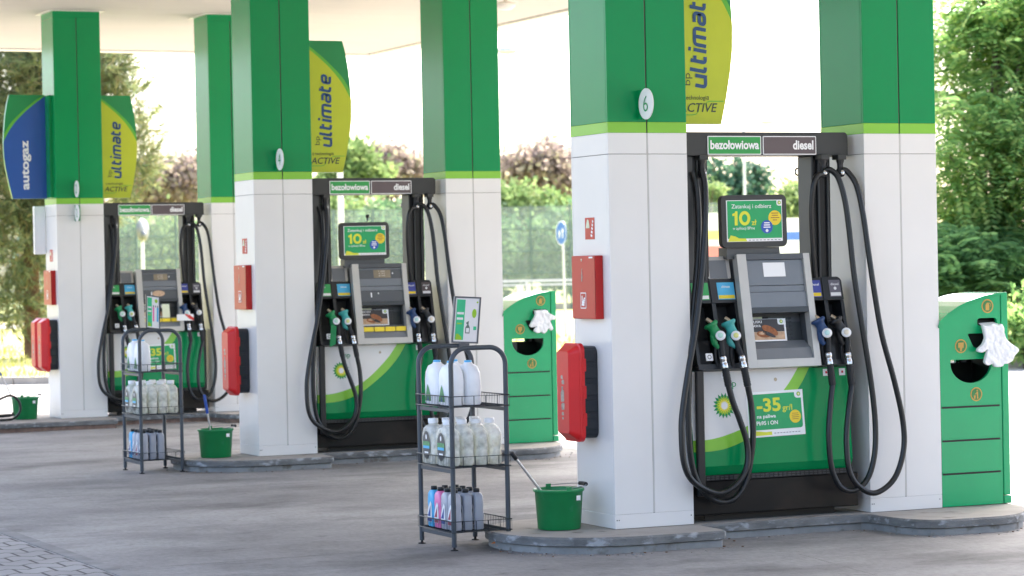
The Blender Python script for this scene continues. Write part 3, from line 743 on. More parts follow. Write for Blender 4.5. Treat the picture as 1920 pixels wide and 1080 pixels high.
    for a0, a1, c0, c1 in ((x0, fx0, 0, ch), (fx1, x1, 0, ch), (fx0+.0005, fx1-.0005, 0, .052), (fx0+.0005, fx1-.0005, ch-.036, ch)):
        b.prism(cp, [(a0, c0), (a1, c0), (a1, c1), (a0, c1)], -.06, 0, 'silver_frame' if c0 < .5 else 'console_dark')
    b.text(cp, 'BRAK', .0, .0, h=.001, w=.001, m='silver_frame') if False else None
    con = b.build('console_frame', t, bevel=.008)
    b = MB()                                                        # cheeks and casing
    for a0, a1 in ((x0+.004, fx0-.004), (fx1+.004, x1-.004)): b.prism(cp, [(a0, .004), (a1, .004), (a1, ch-.004), (a0, ch-.004)], -.19, -.0605, 'console_dark')
    b.prism(cp, [(fx0, .36), (fx1, .36), (fx1, ch-.01), (fx0, ch-.01)], -.19, -.06, 'console_dark')
    b.prism(cp, [(fx0, 0), (fx1, 0), (fx1, .36), (fx0, .36)], -.19, -.13, 'console_dark')
    b.box(.96, 1.46, .24, .40, .96, 1.655, 'mast_grey'); b.build('casing', con)
    B = lambda f: ch*f
    b = MB(); b.prism(cp, [(fx0, B(.725)), (fx1, B(.725)), (fx1, B(.948)), (fx0, B(.948))], -.0595, -.018, 'console_grey')
    if i == 2:
        b.rect(cp, fx0+.125, fx0+.285, B(.80), B(.925), 'print_white', -.016)
    else:
        b.rect(cp, fx0+.004, fx1-.004, B(.815), B(.93), 'console_dark', -.0165)
        b.rect(cp, fx0+.145, fx0+.31, B(.825), B(.925), 'lcd', -.015)
        for q in range(3): b.text(cp, ('1.00', '6.59', '0.00')[q], fx0+.225, B(.900-.028*q), h=.012, w=.06, m='soffit', e=-.0135, align='c')
        b.disc(cp, fx1-.09, B(.88), .007, 'print_white', -.0145, 10)
    b.build('display_window', con, bevel=.002)
    b = MB(); b.prism(cp, [(fx0, B(.667)), (fx1, B(.667)), (fx1, B(.72)), (fx0, B(.72))], -.0595, -.021, 'console_grey')
    b.prism(cp, [(fx0, B(.53)), (fx1, B(.53)), (fx1, B(.662)), (fx0, B(.662))], -.0595, -.013, 'console_grey' if i == 2 else 'console_dark')
    if i != 2: b.rect(cp, fx0+.10, fx0+.112, B(.58), B(.64), 'print_white', -.011); b.rect(cp, fx0+.17, fx0+.18, B(.62), B(.64), 'print_white', -.011)
    b.build('cover_plate', con, bevel=.003)
    b = MB(); b.prism(cp, [(fx0, B(.48)), (fx1, B(.48)), (fx1, B(.527)), (fx0, B(.527))], -.0595, -.004, 'console_lip'); b.build('lip', con, bevel=.004)
    b = MB()
    b.add([cp.p(fx0, B(.075), -.012), cp.p(fx1, B(.075), -.012), cp.p(fx1, B(.17), -.03), cp.p(fx0, B(.17), -.03), cp.p(fx1, B(.25), -.10), cp.p(fx0, B(.25), -.10)], [(0, 1, 2, 3), (3, 2, 4, 5)], 'console_grey')
    b.build('tray', con)
    b = MB()                                                        # leaflet, painted daylight gap and keypad inside the recess
    rp = PL(cp.p(0, 0, -.128), cp.u, cp.v)
    b.rect(rp, fx0, fx1, B(.2), B(.5), 'console_dark', .001); b.rect(rp, fx0+.29, fx1, B(.2), B(.42), 'sign_blue' if False else 'console_lip', .002)
    b.build('recess', con)
    b = MB(); ap = PL(cp.p(fx0, B(.245), -.085), cp.u, cp.v)
    b.prism(ap, [(0, 0), (.285, 0), (.285, .145), (0, .145)], -.004, 0, 'print_white'); b.rect(ap, .0, .272, .062, .143, 'ad_dark', .001); b.rect(ap, .0, .272, .010, .0615, 'bread_pale', .001)
    bun = lambda cx, cy, rx, ry, a: [(cx+rx*math.cos(k*.35)*math.cos(a)-ry*math.sin(k*.35)*math.sin(a), cy+rx*math.cos(k*.35)*math.sin(a)+ry*math.sin(k*.35)*math.cos(a)) for k in range(18)]
    for (cx, cy, rx, ry, a, mm, e) in ((.115, .045, .05, .02, -.15, 'bread', .002), (.165, .070, .062, .026, -.45, 'bread', .003), (.155, .045, .05, .012, -.4, 'ad_dark', .004), (.115, .054, .035, .010, .1, 'bread_pale', .004)): b.poly(ap, bun(cx, cy, rx, ry, a), mm, e)
    b.text(ap, 'FRANCUSKI' if i == 1 else 'NCUSKI', .006, .118, h=.017, w=.105, m='print_white', e=.002, bold=.015); b.text(ap, '+ KAWA', .012, .092, h=.017, w=.09, m='print_white', e=.002, bold=.015)
    b.poly(ap, rr(.225, .285, .105, .145, .014, 4, (1, 0, 0, 0)), 'print_white', .003); sunflower(b, ap, .252, .126, .014, .004)
    b.build('leaflet', con)
    b = MB(); b.rect(rp, fx0, fx0+.14, B(.405), B(.47), 'photolum', .004); b.rect(rp, fx0+.14, fx0+.185, B(.405), B(.47), 'bay_dark', .004); b.build('painted_daylight', con); b = MB()  # pale plate stands in for daylight showing through the console
    for r in range(7):
        for c in range(3): b.prism(rp, rr(fx0+.292+c*.022, fx0+.308+c*.022, B(.44)-r*.026, B(.44)-r*.026+.016, .003, 2), .002, .006, 'key')
    b.build('keypad', con)
    if i != 2:
        b = MB()
        for q in range(4): b.prism(cp, rr(fx0+.005+q*.105, fx0+.100+q*.105, B(.155), B(.21), .006), -.03, -.012, 'amber')
        b.build('button_row', con)
    if i == 0:
        b = MB(); b.rect(cp, fx0+.22, fx0+.31, B(.22), B(.44), 'photolum', -.02); b.build('paper_notice', con); b = MB()
        b.prism(cp, [(fx0+.19+.075*math.cos(k*.35), B(.61)+.035*math.sin(k*.35)) for k in range(18)], -.013, -.010, 'bread_pale'); b.build('worn_sticker', con)
    # ---- display head
    if i:
        b = MB(); b.prism(front(.12), [(.893, 1.655), (1.285, 1.655), (1.275, 1.729), (.893, 1.729)], -.12, -.01, 'console_dark'); b.build('neck', t, bevel=.006)
        hp = PL((.842, .095, 1.728), (1, .0, .006), (0, .02, 1)); b = MB()
        b.prism(hp, rr(0, .474, 0, .333, .035), -.045, 0, 'beam_grey'); hd = b.build('display_head', t, bevel=.010, seg=3)
        b = MB(); b.prism(hp, [(.034, .036), (.440, .036), (.440, .300), (.034, .300)], .0, .003, 'print_white')
        b.rect(hp, .040, .436, .056, .296, 'poster_green', .0035)
        b.poly(hp, [(.04, .038), (.18, .038), (.17, .056), (.12, .058), (.095, .070), (.06, .078)], 'yellow', .0042)
        for q in range(9): b.rect(hp, .19+.027*q, .207+.027*q, .043, .047, 'console_grey', .0042)
        b.poly(hp, rr(.40, .44, .262, .30, .015, 4, (1, 0, 0, 0)), 'print_white', .0042); sunflower(b, hp, .420, .282, .014, .005)
        b.text(hp, 'Zatankuj i odbierz', .071, .240, h=.034, w=.290, m='print_white', e=.0045, bold=.004)
        b.poly(hp, [(.092, .140), (.113, .140), (.113, .230), (.098, .230), (.094, .220), (.076, .214), (.076, .199), (.092, .202)], 'yellow', .0045)
        oo = [(.165+.041*math.cos(2*math.pi*k/32), .185+.046*math.sin(2*math.pi*k/32)) for k in range(33)]; oi = [(.165+.020*math.cos(2*math.pi*k/32), .185+.026*math.sin(2*math.pi*k/32)) for k in range(33)]
        b.strip(hp, oi, oo, 'yellow', .0045)
        b.text(hp, 'zł', .214, .140, h=.036, w=.036, m='yellow', e=.0045, bold=.015)
        b.text(hp, 'w aplikacji BPme', .077, .107, h=.024, w=.160, m='print_white', e=.0045, bold=.0)
        b.disc(hp, .385, .185, .047, 'amber', .0045); b.disc(hp, .325, .128, .043, 'circle_blue', .005)
        for q, (cx, cy, ww, mm) in enumerate(((.385, .212, .05, 'bread'), (.385, .198, .045, 'bread'), (.387, .183, .062, 'bread'), (.385, .168, .03, 'bread'))):
            b.rect(hp, cx-ww/2, cx+ww/2, cy, cy+.005, mm, .0052)
        for cx, cy, ww in ((.325, .150, .04), (.325, .136, .045), (.325, .122, .05)): b.rect(hp, cx-ww/2, cx+ww/2, cy, cy+.007, 'print_white', .0056)
        b.disc(hp, .325, .104, .010, 'print_white', .0056, 14)
        b.build('screen', hd)
    # ---- masts and beam
    b = MB(); b.box(.59, .665, .14, .42, .955, 2.313, 'mast_grey'); b.box(.666, .775, .15, .42, 1.52, 2.313, 'mast_black')
    for x in (.69, .735): b.box(x, x+.014, .135, .149, 1.52, 2.313, 'mast_grey')
    b.build('mast', t, bevel=.006)
    b = MB(); b.box(1.532, 1.546, .14, .315, 1.50, 2.313, 'mast_grey'); b.box(1.5465, 1.69, .17, .315, 1.50, 2.313, 'mast_black')
    for x in (1.585, 1.655): b.box(x, x+.016, .15, .169, 1.50, 2.313, 'mast_grey')
    b.build('mast', t, bevel=.006)
    b = MB(); b.prism(front(.10), rr(.565, 1.783, 2.314, 2.462, .028, 5, (0, 0, 1, 0)), -.24, 0, 'beam_grey')
    bm = b.build('top_beam', t, bevel=.004)
    for nm, a0, a1, mm, word, al in (('leaf_plate', .750, 1.137, 'leaf_plate', 'bezołowiowa', 'c'), ('plum', 1.150, 1.543, 'plum_plate', 'diesel', 'r')):
        b = MB(); fp = front(.10); b.prism(fp, rr(a0, a1, 2.318, 2.437, .006), .001, .006, 'print_white'); b.prism(fp, rr(a0+.006, a1-.006, 2.324, 2.431, .004), .0061, .0075, mm)
        if al == 'c': b.text(fp, word, (a0+a1)/2, 2.352, h=.058, w=.352, m='print_white', e=.009, bold=.03, align='c')
        else: b.text(fp, word, a1-.022, 2.350, h=.060, w=.152, m='print_white', e=.009, bold=.033, align='r')
        b.build('grade_sign', bm)
    # ---- hose outlets, hoses
    for nm, (u, v, y) in (('C', (1316, 300, .12)), ('A', (1543, 300, .09)), ('B', (1575, 300, .09))):
        p = L2(u, v, y); b = MB()
        b.box(p.x-.032, p.x+.032, p.y-.03, p.y+.05, 2.285, 2.318, 'beam_grey')
        b.lathe((p.x, p.y, 2.19), [(0, -.02), (.022, -.015), (.03, 0), (.03, .025), (.02, .04), (.02, .07), (.026, .085), (.026, .098)], 'mast_black', 16)
        b.lathe((p.x-.005, p.y-.03, 2.2), [(0, 0), (.016, 0), (.016, .012), (0, .014)], 'chrome', 12, axis=(0, -1, .2))
        b.build('hose_outlet', t, bevel=.004)
    for nm in 'CDAB':
        b = MB(); b.tube(hose_path(HOSES[nm]), .0195 if nm in 'CD' else .0185, 'rubber', 12); b.build('hose', t)
    b = MB(); b.tube(hose_path([(1545, 326, .07), (1532, 330, .06), (1524, 352, .06), (1521, 400, .07), (1524, 460, .09), (1529, 520, .11)]), .0185, 'rubber', 12); b.build('hose', t)
    # far-side hoses seen past the masts
    b = MB(); b.tube(hose_path([(1499, 296, .40), (1498, 312, .40), (1499, 345, .40), (1503, 400, .40), (1507, 470, .40)]), .008, 'rubber_matte', 8)
    rc = L2(1496.5, 322, .39); b.tube([(rc.x+.022*math.cos(a), rc.y, rc.z+.024*math.sin(a)) for a in [2*math.pi*k/16 for k in range(16)]], .006, 'chrome', 6, closed=True)
    b.build('hose', t)
    # ---- nozzles
    for cm, sp, bd, ds, cpl, end, dm, nmw in NOZ:
        y = -.015; b = MB(); P = lambda q, dy=0: L2(q[0], q[1], y+dy)
        b.tube(smooth([P(bd, .03), P(((sp[0]+bd[0])/2+3, (sp[1]+bd[1])/2-3), .035), P(sp, .055)], 5), .0135, 'brass', 10)
        a, c = P((bd[0]-9, bd[1]-16), .02), P((ds[0]-2, ds[1]+6), -.005)
        b.tube(smooth([a, a.lerp(c, .25), a.lerp(c, .5), a.lerp(c, .8), c], 3), [.042, .050, .046, .035, .032, .031, .032, .034, .035, .035, .034, .030, .022], cm, 14)
        gpt = P((ds[0]-12, ds[1]+12), .01); b.tube(smooth([a.lerp(c, .35)+Vector((0, 0, -.02)), gpt, P((cpl[0]-8, cpl[1]-16), .01)], 4), [.022]*3+[.02]*3+[.016]*3, cm, 10)
        nz = b.build('nozzle', t, label=f'{nmw} nozzle in its holster')
        b = MB(); n_ = Vector((-.45, -.85, .25)).normalized(); b.lathe(P(ds, -.045), [(0, -.012), (.030, -.012), (.032, -.004), (.030, .004), (0, .004)], 'print_white', 24, axis=n_)
        b.lathe(P(ds, -.045)+n_*.0005, [(.017, .0045), (.017, .0052), (0, .0052)], dm, 20, axis=n_); b.build('grade_disc', nz)
        b = MB(); b.tube(smooth([P(ds, .0), P((ds[0]+2, ds[1]+18), .0), P(cpl, -.02)], 4), .019, 'rubber_matte', 10)
        b.tube(smooth([P((ds[0]-9, ds[1]+18), .02), P((ds[0]-9, ds[1]+40), .02), P((ds[0]-5, ds[1]+58), .015)], 3), .012, 'rubber_matte', 8); b.build('lever_guard', nz)
        e = Vector(P((cpl[0]+(end[0]-cpl[0])*.42, cpl[1]+22), -.03)); s = P(cpl, -.02); d = (e-s)
        b = MB(); b.tube([s, s+d*.1, s+d*.35, s+d*.4, s+d*.6, s+d*.65, e], [.019, .023, .023, .020, .020, .023, .022], 'chrome', 14); b.build('swivel', nz)
        f2 = P(end, -.035); pts = [e.lerp(f2, k/24) for k in range(25)]
        b = MB(); b.tube(pts, [.022+(.003 if k % 2 else -.001) for k in range(25)], 'rubber_matte', 12); b.build('hose_sleeve', nz)
    if i == 0:
        b = MB(); tp = PL(L2(1519, 652, -.06), (1, -.06, .0), (0, .0, 1)); b.prism(tp, rr(0, .20, 0, .075, .01), 0, .003, 'print_white')
        b.poly(tp, [(.09, .075), (.14, .075), (.20, .03), (.20, .0), (.15, .02)], 'tape_red', .0045); b.build('barrier_tape', t)
    if i == 1:
        b = MB(); q = [L2(1338, 640, -.06), L2(1352, 642, -.07), L2(1350, 690, -.07), L2(1334, 700, -.06)]
        b.add(q, [(0, 1, 2, 3)], 'nozzle_green'); b.build('hanging_tag', t)
        b = MB(); b.tube([(1.09, .05, 2.07), (1.09, .05, 2.115)], .006, 'mast_black', 6); b.lathe((1.09, .05, 2.115), [(0, -.012), (.016, -.01), (.016, .012), (0, .014)], 'mast_black', 10, axis=(.6, -.8, 0)); b.build('camera', t)
for i in range(3): dispenser(i)
# ------------------------------------------------------------------ waste bins with glove slots
from mathutils.geometry import tessellate_polygon
def holed(mb, pl, outer, holes, e0, e1, m):
    loops = [outer]+holes; flat = [p for L in loops for p in L]
    tris = tessellate_polygon([[Vector((a, b, 0)) for a, b in L] for L in loops])
    mb.add([pl.p(a, b, e1) for a, b in flat], [tuple(t) for t in tris], m)
    mb.add([pl.p(a, b, e0) for a, b in flat], [tuple(t) for t in tris], m)
    for L in loops:
        n = len(L); mb.add([pl.p(a, b, e0) for a, b in L]+[pl.p(a, b, e1) for a, b in L], [(k, (k+1) % n, n+(k+1) % n, n+k) for k in range(n)], m)
ARC = [(2.395, 1.222), (2.43, 1.250), (2.466, 1.274), (2.535, 1.313), (2.62, 1.346), (2.745, 1.379), (2.82, 1.390), (2.872, 1.395)]
def waste_bin(i, label):
    t = thing('waste_bin', label, 'bin', (2.65, .22, 0), 'green waste bins at the island ends', i)
    D = .44; fp = front(0)
    dhole = [(2.475, .968), (2.80, .968)]+[(2.637+.165*math.cos(a), .945-.14*math.sin(a)) for a in [math.pi*k/16 for k in range(17)]]
    dhole = [(2.478, .966)]+[(2.637-.162*math.cos(a), .940-.130*math.sin(a)) for a in [math.pi*k/16 for k in range(17)]]+[(2.796, .966)]
    mhole = [(2.615, 1.128), (2.622, 1.135), (2.79, 1.135), (2.80, 1.125), (2.79, 1.06), (2.76, 1.03), (2.70, 1.025), (2.655, 1.05)]
    shole = rr(2.69, 2.845, 1.185, 1.235, .02)
    outer = [(2.395, .004), (2.872, .004)]+list(reversed(ARC))
    b = MB(); holed(b, fp, outer, [list(reversed(h)) for h in (dhole, mhole, shole)], -.022, 0, 'bin_green'); fr = b.build('front_panel', t)
    b = MB()
    for z in (.655, .435, .218): b.prism(fp, rr(2.40, 2.855, z-.006, z+.006, .005, 3), .0005, .002, 'bin_dark'); b.prism(fp, [(2.40, z+.0065), (2.857, z+.0065), (2.857, z+.014), (2.40, z+.014)], .0003, .004, 'bin_green')
    b.build('groove', fr)
    b = MB(); holed(b, front(D), outer, [list(reversed(dhole))], 0, .02, 'bin_green'); b.build('back_panel', t)
    b = MB(); n = len(ARC)
    top = [(x, z+.004) for x, z in ARC]; hp = PL((0, 0, 0), (1, 0, 0), (0, 0, 1))
    top = [(2.383, 1.19)]+top
    lo = [(x, z-.014) for x, z in top]; b.prism(hp, top+list(reversed(lo)), -.46, .012, 'bin_hood'); b.build('hood', t, bevel=.003)
    b = MB(); b.box(2.383, 2.394, .001, D-.001, .004, 1.19, 'bin_green'); b.box(2.876, 2.928, -.006, D+.01, .06, 1.402, 'bin_green'); b.box(2.876, 2.932, -.008, D+.012, .004, .055, 'bin_green')
    b.build('side_panel', t, bevel=.005)
    b = MB(); b.box(2.40, 2.868, .03, D-.03, .74, .76, 'bin_dark'); b.box(2.855, 2.868, .03, D-.03, .765, 1.30, 'bin_dark'); b.box(2.62, 2.85, .06, .075, 1.0, 1.22, 'bin_dark')
    b.box(2.66, 2.85, .10, D-.02, 1.17, 1.25, 'bin_dark'); b.box(2.83, 2.86, D-.10, D-.02, .765, 1.0, 'bin_dark'); b.box(2.66, 2.85, .30, D-.025, .766, .93, 'bin_dark'); b.build('liner', t)
    def picto(cx, cz, kind):
        b = MB(); b.disc(fp, cx, cz, .046, 'gold', .002); b.disc(fp, cx, cz, .038, 'gold_green', .003)
        if kind == 'glove':
            b.poly(fp, [(cx-.016, cz-.028), (cx+.012, cz-.028), (cx+.014, cz+.0), (cx+.010, cz+.020), (cx-.004, cz+.024), (cx-.016, cz+.008)], 'gold', .004); b.ring(fp, cx+.010, cz+.004, .014, .018, 'gold', .004, 12, -.6, 2.0)
        elif kind == 'hand':
            b.poly(fp, [(cx-.022, cz-.010), (cx+.02, cz-.012), (cx+.022, cz+.024), (cx-.022, cz+.022)], 'gold', .004); b.poly(fp, [(cx-.008, cz-.034), (cx+.004, cz-.034), (cx+.010, cz-.011), (cx-.010, cz-.011)], 'gold', .004)
        else:
            b.disc(fp, cx+.006, cz+.024, .006, 'gold', .004, 12); b.poly(fp, [(cx, cz+.016), (cx+.012, cz+.016), (cx+.014, cz-.03), (cx+.004, cz-.03), (cx+.002, cz)], 'gold', .004)
            b.poly(fp, [(cx-.022, cz-.008), (cx-.006, cz-.008), (cx-.009, cz-.03), (cx-.019, cz-.03)], 'gold', .004); b.poly(fp, [(cx+.001, cz+.012), (cx-.014, cz+.0), (cx-.012, cz-.003), (cx+.004, cz+.006)], 'gold', .004)
        b.build('pictogram', fr)
    picto(2.772, 1.313, 'glove'); picto(2.558, 1.055, 'hand'); picto(2.672, .735, 'tidy')
waste_bin(2, 'larger green waste bin right of the nearest pump, beside the trees')
waste_bin(1, 'green waste bin between the middle pump and the column numbered 6')

def glove(i, px, label, y=-.05):
    t = thing('disposable_glove', label, 'glove', PY(i, *px[0], y), 'white plastic gloves hanging from the bins', i)
    Q = [PY(i, u, v, y) for u, v in px]; sm = smooth(Q+[Q[0]], 3)[:-1]
    b = MB(); b.prism(PL((0, y, 0), (1, 0, 0), (0, 0, 1)), [(q.x, q.z) for q in sm], -.016, .016, 'glove_plastic')
    o = b.build('film', t)
    rm = o.modifiers.new('remesh', 'REMESH'); rm.mode = 'VOXEL'; rm.voxel_size = .0045; rm.use_smooth_shade = True
    sm_ = o.modifiers.new('soften', 'SMOOTH'); sm_.iterations = 9; sm_.factor = .5
    for nm, sc, st in (('fold', .05, .022), ('crumple', .02, .003)):
        tx = bpy.data.textures.new(nm, 'CLOUDS'); tx.noise_scale = sc; ds = o.modifiers.new(nm, 'DISPLACE'); ds.texture = tx; ds.strength = st; ds.mid_level = .5; ds.direction = 'Y'; ds.texture_coords = 'LOCAL'
    b = MB(); c0, c1 = Q[0], Q[4]
    b.add([c0+Vector((.004, -.004, -.01)), c1+Vector((-.004, -.004, -.01)), c1+Vector((-.02, .07, .012)), c0+Vector((.02, .07, .012))], [(0, 1, 2, 3)], 'glove_plastic'); b.build('cuff', t)
    return t
gz = lambda pts, ox, oy, k: [(ox+a/k, oy+c/k) for a, c in pts]
glove(2, gz([(640, 505), (700, 520), (760, 490), (820, 512), (880, 490), (900, 600), (940, 690), (1055, 775), (1068, 815), (1015, 880), (1000, 930), (940, 965), (893, 968), (888, 992), (835, 1006), (782, 1000), (772, 962), (722, 986), (682, 970), (668, 930), (705, 790), (655, 828), (605, 830), (582, 800), (640, 735), (668, 660), (655, 570)], 1740, 530, 6.356), 'white plastic glove hanging from the slot of the larger green bin by the trees')
glove(1, gz([(235, 178), (255, 168), (275, 172), (295, 165), (312, 170), (325, 188), (360, 206), (358, 226), (330, 232), (347, 280), (335, 294), (318, 280), (306, 302), (290, 313), (277, 300), (264, 308), (242, 306), (231, 292), (246, 263), (224, 276), (206, 262), (226, 225), (238, 200)], 930, 530, 3.27), 'white plastic glove with spread fingers hanging from the bin beside the column numbered 6')

# ------------------------------------------------------------------ bottle racks and what stands on them
def loft(mb, cx, cy, secs, m, n=20, cap=True):
    vs = []
    for z, hx, hy, ex in secs:
        for k in range(n):
            t = 2*math.pi*k/n; c, s = math.cos(t), math.sin(t)
            vs.append((cx+hx*math.copysign(abs(c)**(2/ex), c), cy+hy*math.copysign(abs(s)**(2/ex), s), z))
    q = len(secs); mb.add(vs, [(k*n+j, k*n+(j+1) % n, (k+1)*n+(j+1) % n, (k+1)*n+j) for k in range(q-1) for j in range(n)], m, True)
    if cap: mb.add(vs[:n], [tuple(range(n-1, -1, -1))], m); mb.add(vs[-n:], [tuple(range(n))], m)
def milk_jug(i, x, y, z, label, grp):
    t = thing('bottle', label, 'bottle', (x, y, z), grp, i); b = MB(); hx, hy = .056, .104
    loft(b, x, y, [(z, hx*.9, hy*.92, 4), (z+.01, hx, hy, 4), (z+.15, hx, hy, 4), (z+.20, hx*.98, hy*.92, 3.6), (z+.238, hx*.84, hy*.66, 3), (z+.252, hx*.5, hy*.32, 2.4), (z+.262, .024, .026, 2)], 'milk_plastic'); bd = b.build('body', t)
    b = MB(); b.lathe((x, y, z+.254), [(0.021, 0), (.024, .001), (.024, .017), (.021, .02), (0, .02)], 'cap_blue', 18); b.build('cap', t)
    b = MB(); lp = left(x-hx-.0012, y, z); b.poly(lp, [(-.07, .02), (.03, .02), (.02, .06), (.0, .10), (-.02, .125), (-.035, .10), (-.05, .06)], 'label_leaf', .001); b.poly(lp, [(-.03, .022), (.0, .022), (-.008, .05), (-.022, .05)], 'label_navy', .002); b.build('label', bd)
def clear_jug(i, x, y, z, label, grp):
    t = thing('bottle', label, 'bottle', (x, y, z), grp, i); b = MB(); hx, hy = .0462, .114
    loft(b, x, y, [(z+.002, hx*.85, hy*.9, 4), (z+.014, hx, hy, 4), (z+.06, hx, hy, 4), (z+.09, hx*.93, hy*.97, 4), (z+.12, hx, hy, 4), (z+.185, hx, hy, 3.6), (z+.222, hx*.97, hy*.84, 3), (z+.240, hx*.85, hy*.5, 2.4), (z+.247, .030, .034, 2), (z+.26, .028, .03, 2)], 'clear_plastic', 22); bd = b.build('body', t)
    b = MB(); loft(b, x, y, [(z+.006, hx*.8, hy*.86, 4), (z+.016, hx*.93, hy*.96, 4), (z+.06, hx*.94, hy*.96, 4), (z+.09, hx*.86, hy*.92, 4), (z+.12, hx*.93, hy*.95, 4), (z+.178, hx*.9, hy*.92, 3.4)], 'clear_fluid', 22); b.build('fluid', bd)
    b = MB(); b.lathe((x, y, z+.258), [(.03, -.004), (.032, 0), (.032, .024), (.029, .027), (0, .027)], 'milk_plastic', 18); b.build('cap', t)
    b = MB(); lp = left(x-hx-.0015, y, z); b.disc(lp, 0, .118, .062, 'label_dark', .001, 26, .088); b.rect(lp, -.055, .055, .098, .142, 'label_leaf', .002); b.rect(lp, -.05, .05, .098, .115, 'sticker_cyan', .0026)
    b.disc(lp, 0, .17, .011, 'print_white', .002, 14, .016); b.text(lp, '- 22', -.0, .062, h=.02, w=.05, m='print_white', e=.002, align='c') if False else b.rect(lp, -.03, .03, .068, .078, 'print_white', .002); b.build('label', bd)
def oil_bottle(i, x, y, z, mm, lm, label, grp):
    t = thing('bottle', label, 'bottle', (x, y, z), grp, i); b = MB(); hx, hy = .031, .048
    loft(b, x, y, [(z, hx*.9, hy*.9, 5), (z+.006, hx, hy, 5), (z+.10, hx, hy, 5), (z+.12, hx*.94, hy*.95, 5), (z+.15, hx, hy, 5), (z+.205, hx*.96, hy*.95, 4.5), (z+.222, hx*.8, hy*.7, 3.5), (z+.23, .017, .017, 2)], mm); bd = b.build('body', t)
    b = MB(); b.lathe((x, y, z+.228), [(.017, 0), (.020, .001), (.020, .022), (.018, .025), (0, .025)], 'bottle_cap', 16); b.build('cap', t)
    b = MB(); lp = left(x-hx-.0012, y, z); b.poly(lp, [(-.036, .03), (.036, .03), (.03, .145), (.012, .16), (-.02, .12), (-.034, .08)], 'print_white', .001)
    b.poly(lp, [(-.030, .065), (.012, .065), (.018, .135)], lm, .002); b.rect(lp, -.032, .032, .032, .056, lm, .002); b.build('label', bd)
def rack(i, dx, dy, words, label, n_milk, oils):
    XA, XB, YA, YB = -.951+dx, -.585+dx, .31+dy, .83+dy
    t = thing('bottle_rack', label, 'rack', ((XA+XB)/2, (YA+YB)/2, GZ), 'bottle racks beside the islands', i)
    for y in (YA, YB):
        R = .105; zt = 1.142; p = [(XA, y, GZ+.022), (XA, y, .5), (XA, y, zt-R)]+[(XA+R-R*math.cos(a), y, zt-R+R*math.sin(a)) for a in [math.pi/2*k/8 for k in range(1, 9)]]
        p += [(XB-R+R*math.sin(a), y, zt-R+R*math.cos(a)) for a in [math.pi/2*k/8 for k in range(9)]]+[(XB, y, .5), (XB, y, GZ+.022)]
        b = MB(); b.tube(p, .0155, 'rack_grey', 14); b.build('hoop', t)
        for x in (XA, XB):
            b = MB(); b.lathe((x, y, GZ), [(0, 0), (.024, .001), (.024, .006), (.009, .009), (.007, .03), (0, .03)], 'rubber_matte', 16); b.build('foot', t)
    for z in (.780, .408, .012):
        b = MB(); x0, x1, y0, y1 = XA-.016, XB+.016, YA-.018, YB+.018; r = .0028
        for zz in (z, z+.066): b.tube([(x0, y0, zz), (x1, y0, zz), (x1, y1, zz), (x0, y1, zz)], r*1.3, 'rack_wire', 6, closed=True)
        n = 22
        for k in range(n+1):
            y = y0+(y1-y0)*k/n
            b.tube([(x0, y, z+.066), (x0, y, z), (x1, y, z), (x1, y, z+.066)], r*.62, 'rack_wire', 5)
        for k in range(1, 5):
            x = x0+(x1-x0)*k/5; b.tube([(x, y0, z+.066), (x, y0, z), (x, y1, z), (x, y1, z+.066)], r, 'rack_wire', 6)
        b.build('wire_basket', t)
        for x in (XA, XB): b = MB(); b.box(x-.006, x+.006, YA+.016, YB-.016, z-.034, z-.010, 'rack_grey'); b.build('shelf_rail', t, bevel=.002)
    def put(r, c, nr): return ('first', 'second', 'third', 'fourth')[c], ('far', 'near')[r] if nr == 2 else ('rear', 'third', 'second', 'front')[r]
    for c in range(2):
        for r in range(2):
            if c*2+r >= n_milk: continue
            w = put(r, c, 2); milk_jug(i, XA+.074+c*.116, YA+.395-r*.222, .786, f'white jug with blue cap, {w[0]} column, {w[1]} row, top shelf of {words}', f'white jugs on the top shelf of {words}')
    for c in range(4):
        for r in range(2):
            w = put(r, c, 2); clear_jug(i, XA+.036+c*.0935, YA+.385-r*.235, .412, f'clear fluid jug, {w[0]} from the left, {w[1]} row, middle shelf of {words}', f'clear fluid jugs on the middle shelf of {words}')
    for r in range(4):
        for c in range(3):
            mm, lm, cw = oils[r] if c == 0 else ('oil_slate', 'label_dark', 'plain grey')
            w = put(r, c, 4); oil_bottle(i, XA+.046+c*.074, YA+.415-r*.108, .017, mm, lm, f'{cw} oil bottle, {w[0]} from left, {w[1]} row, bottom shelf, {words}', f'oil bottles on the bottom shelf of {words}')
    return XA, XB, YA, YB
OI = [('oil_blue', 'label_navy', 'light blue'), ('oil_pink', 'label_red', 'pink'), ('oil_grey', 'label_navy', 'grey blue labelled'), ('oil_grey', 'label_red', 'grey red labelled')]
rack(2, 0, 0, 'the nearer rack', 'nearer dark grey wire rack of bottles in front of the middle pump', 4, OI)
OI2 = [('oil_blue', 'label_navy', 'light blue'), ('oil_grey', 'label_navy', 'grey blue labelled'), ('oil_grey', 'label_red', 'grey red labelled'), ('oil_grey', 'label_navy', 'pale grey')]
rack(1, -.112, -.285, 'the farther rack', 'farther dark grey wire rack of bottles in front of the farthest pump', 2, OI2)

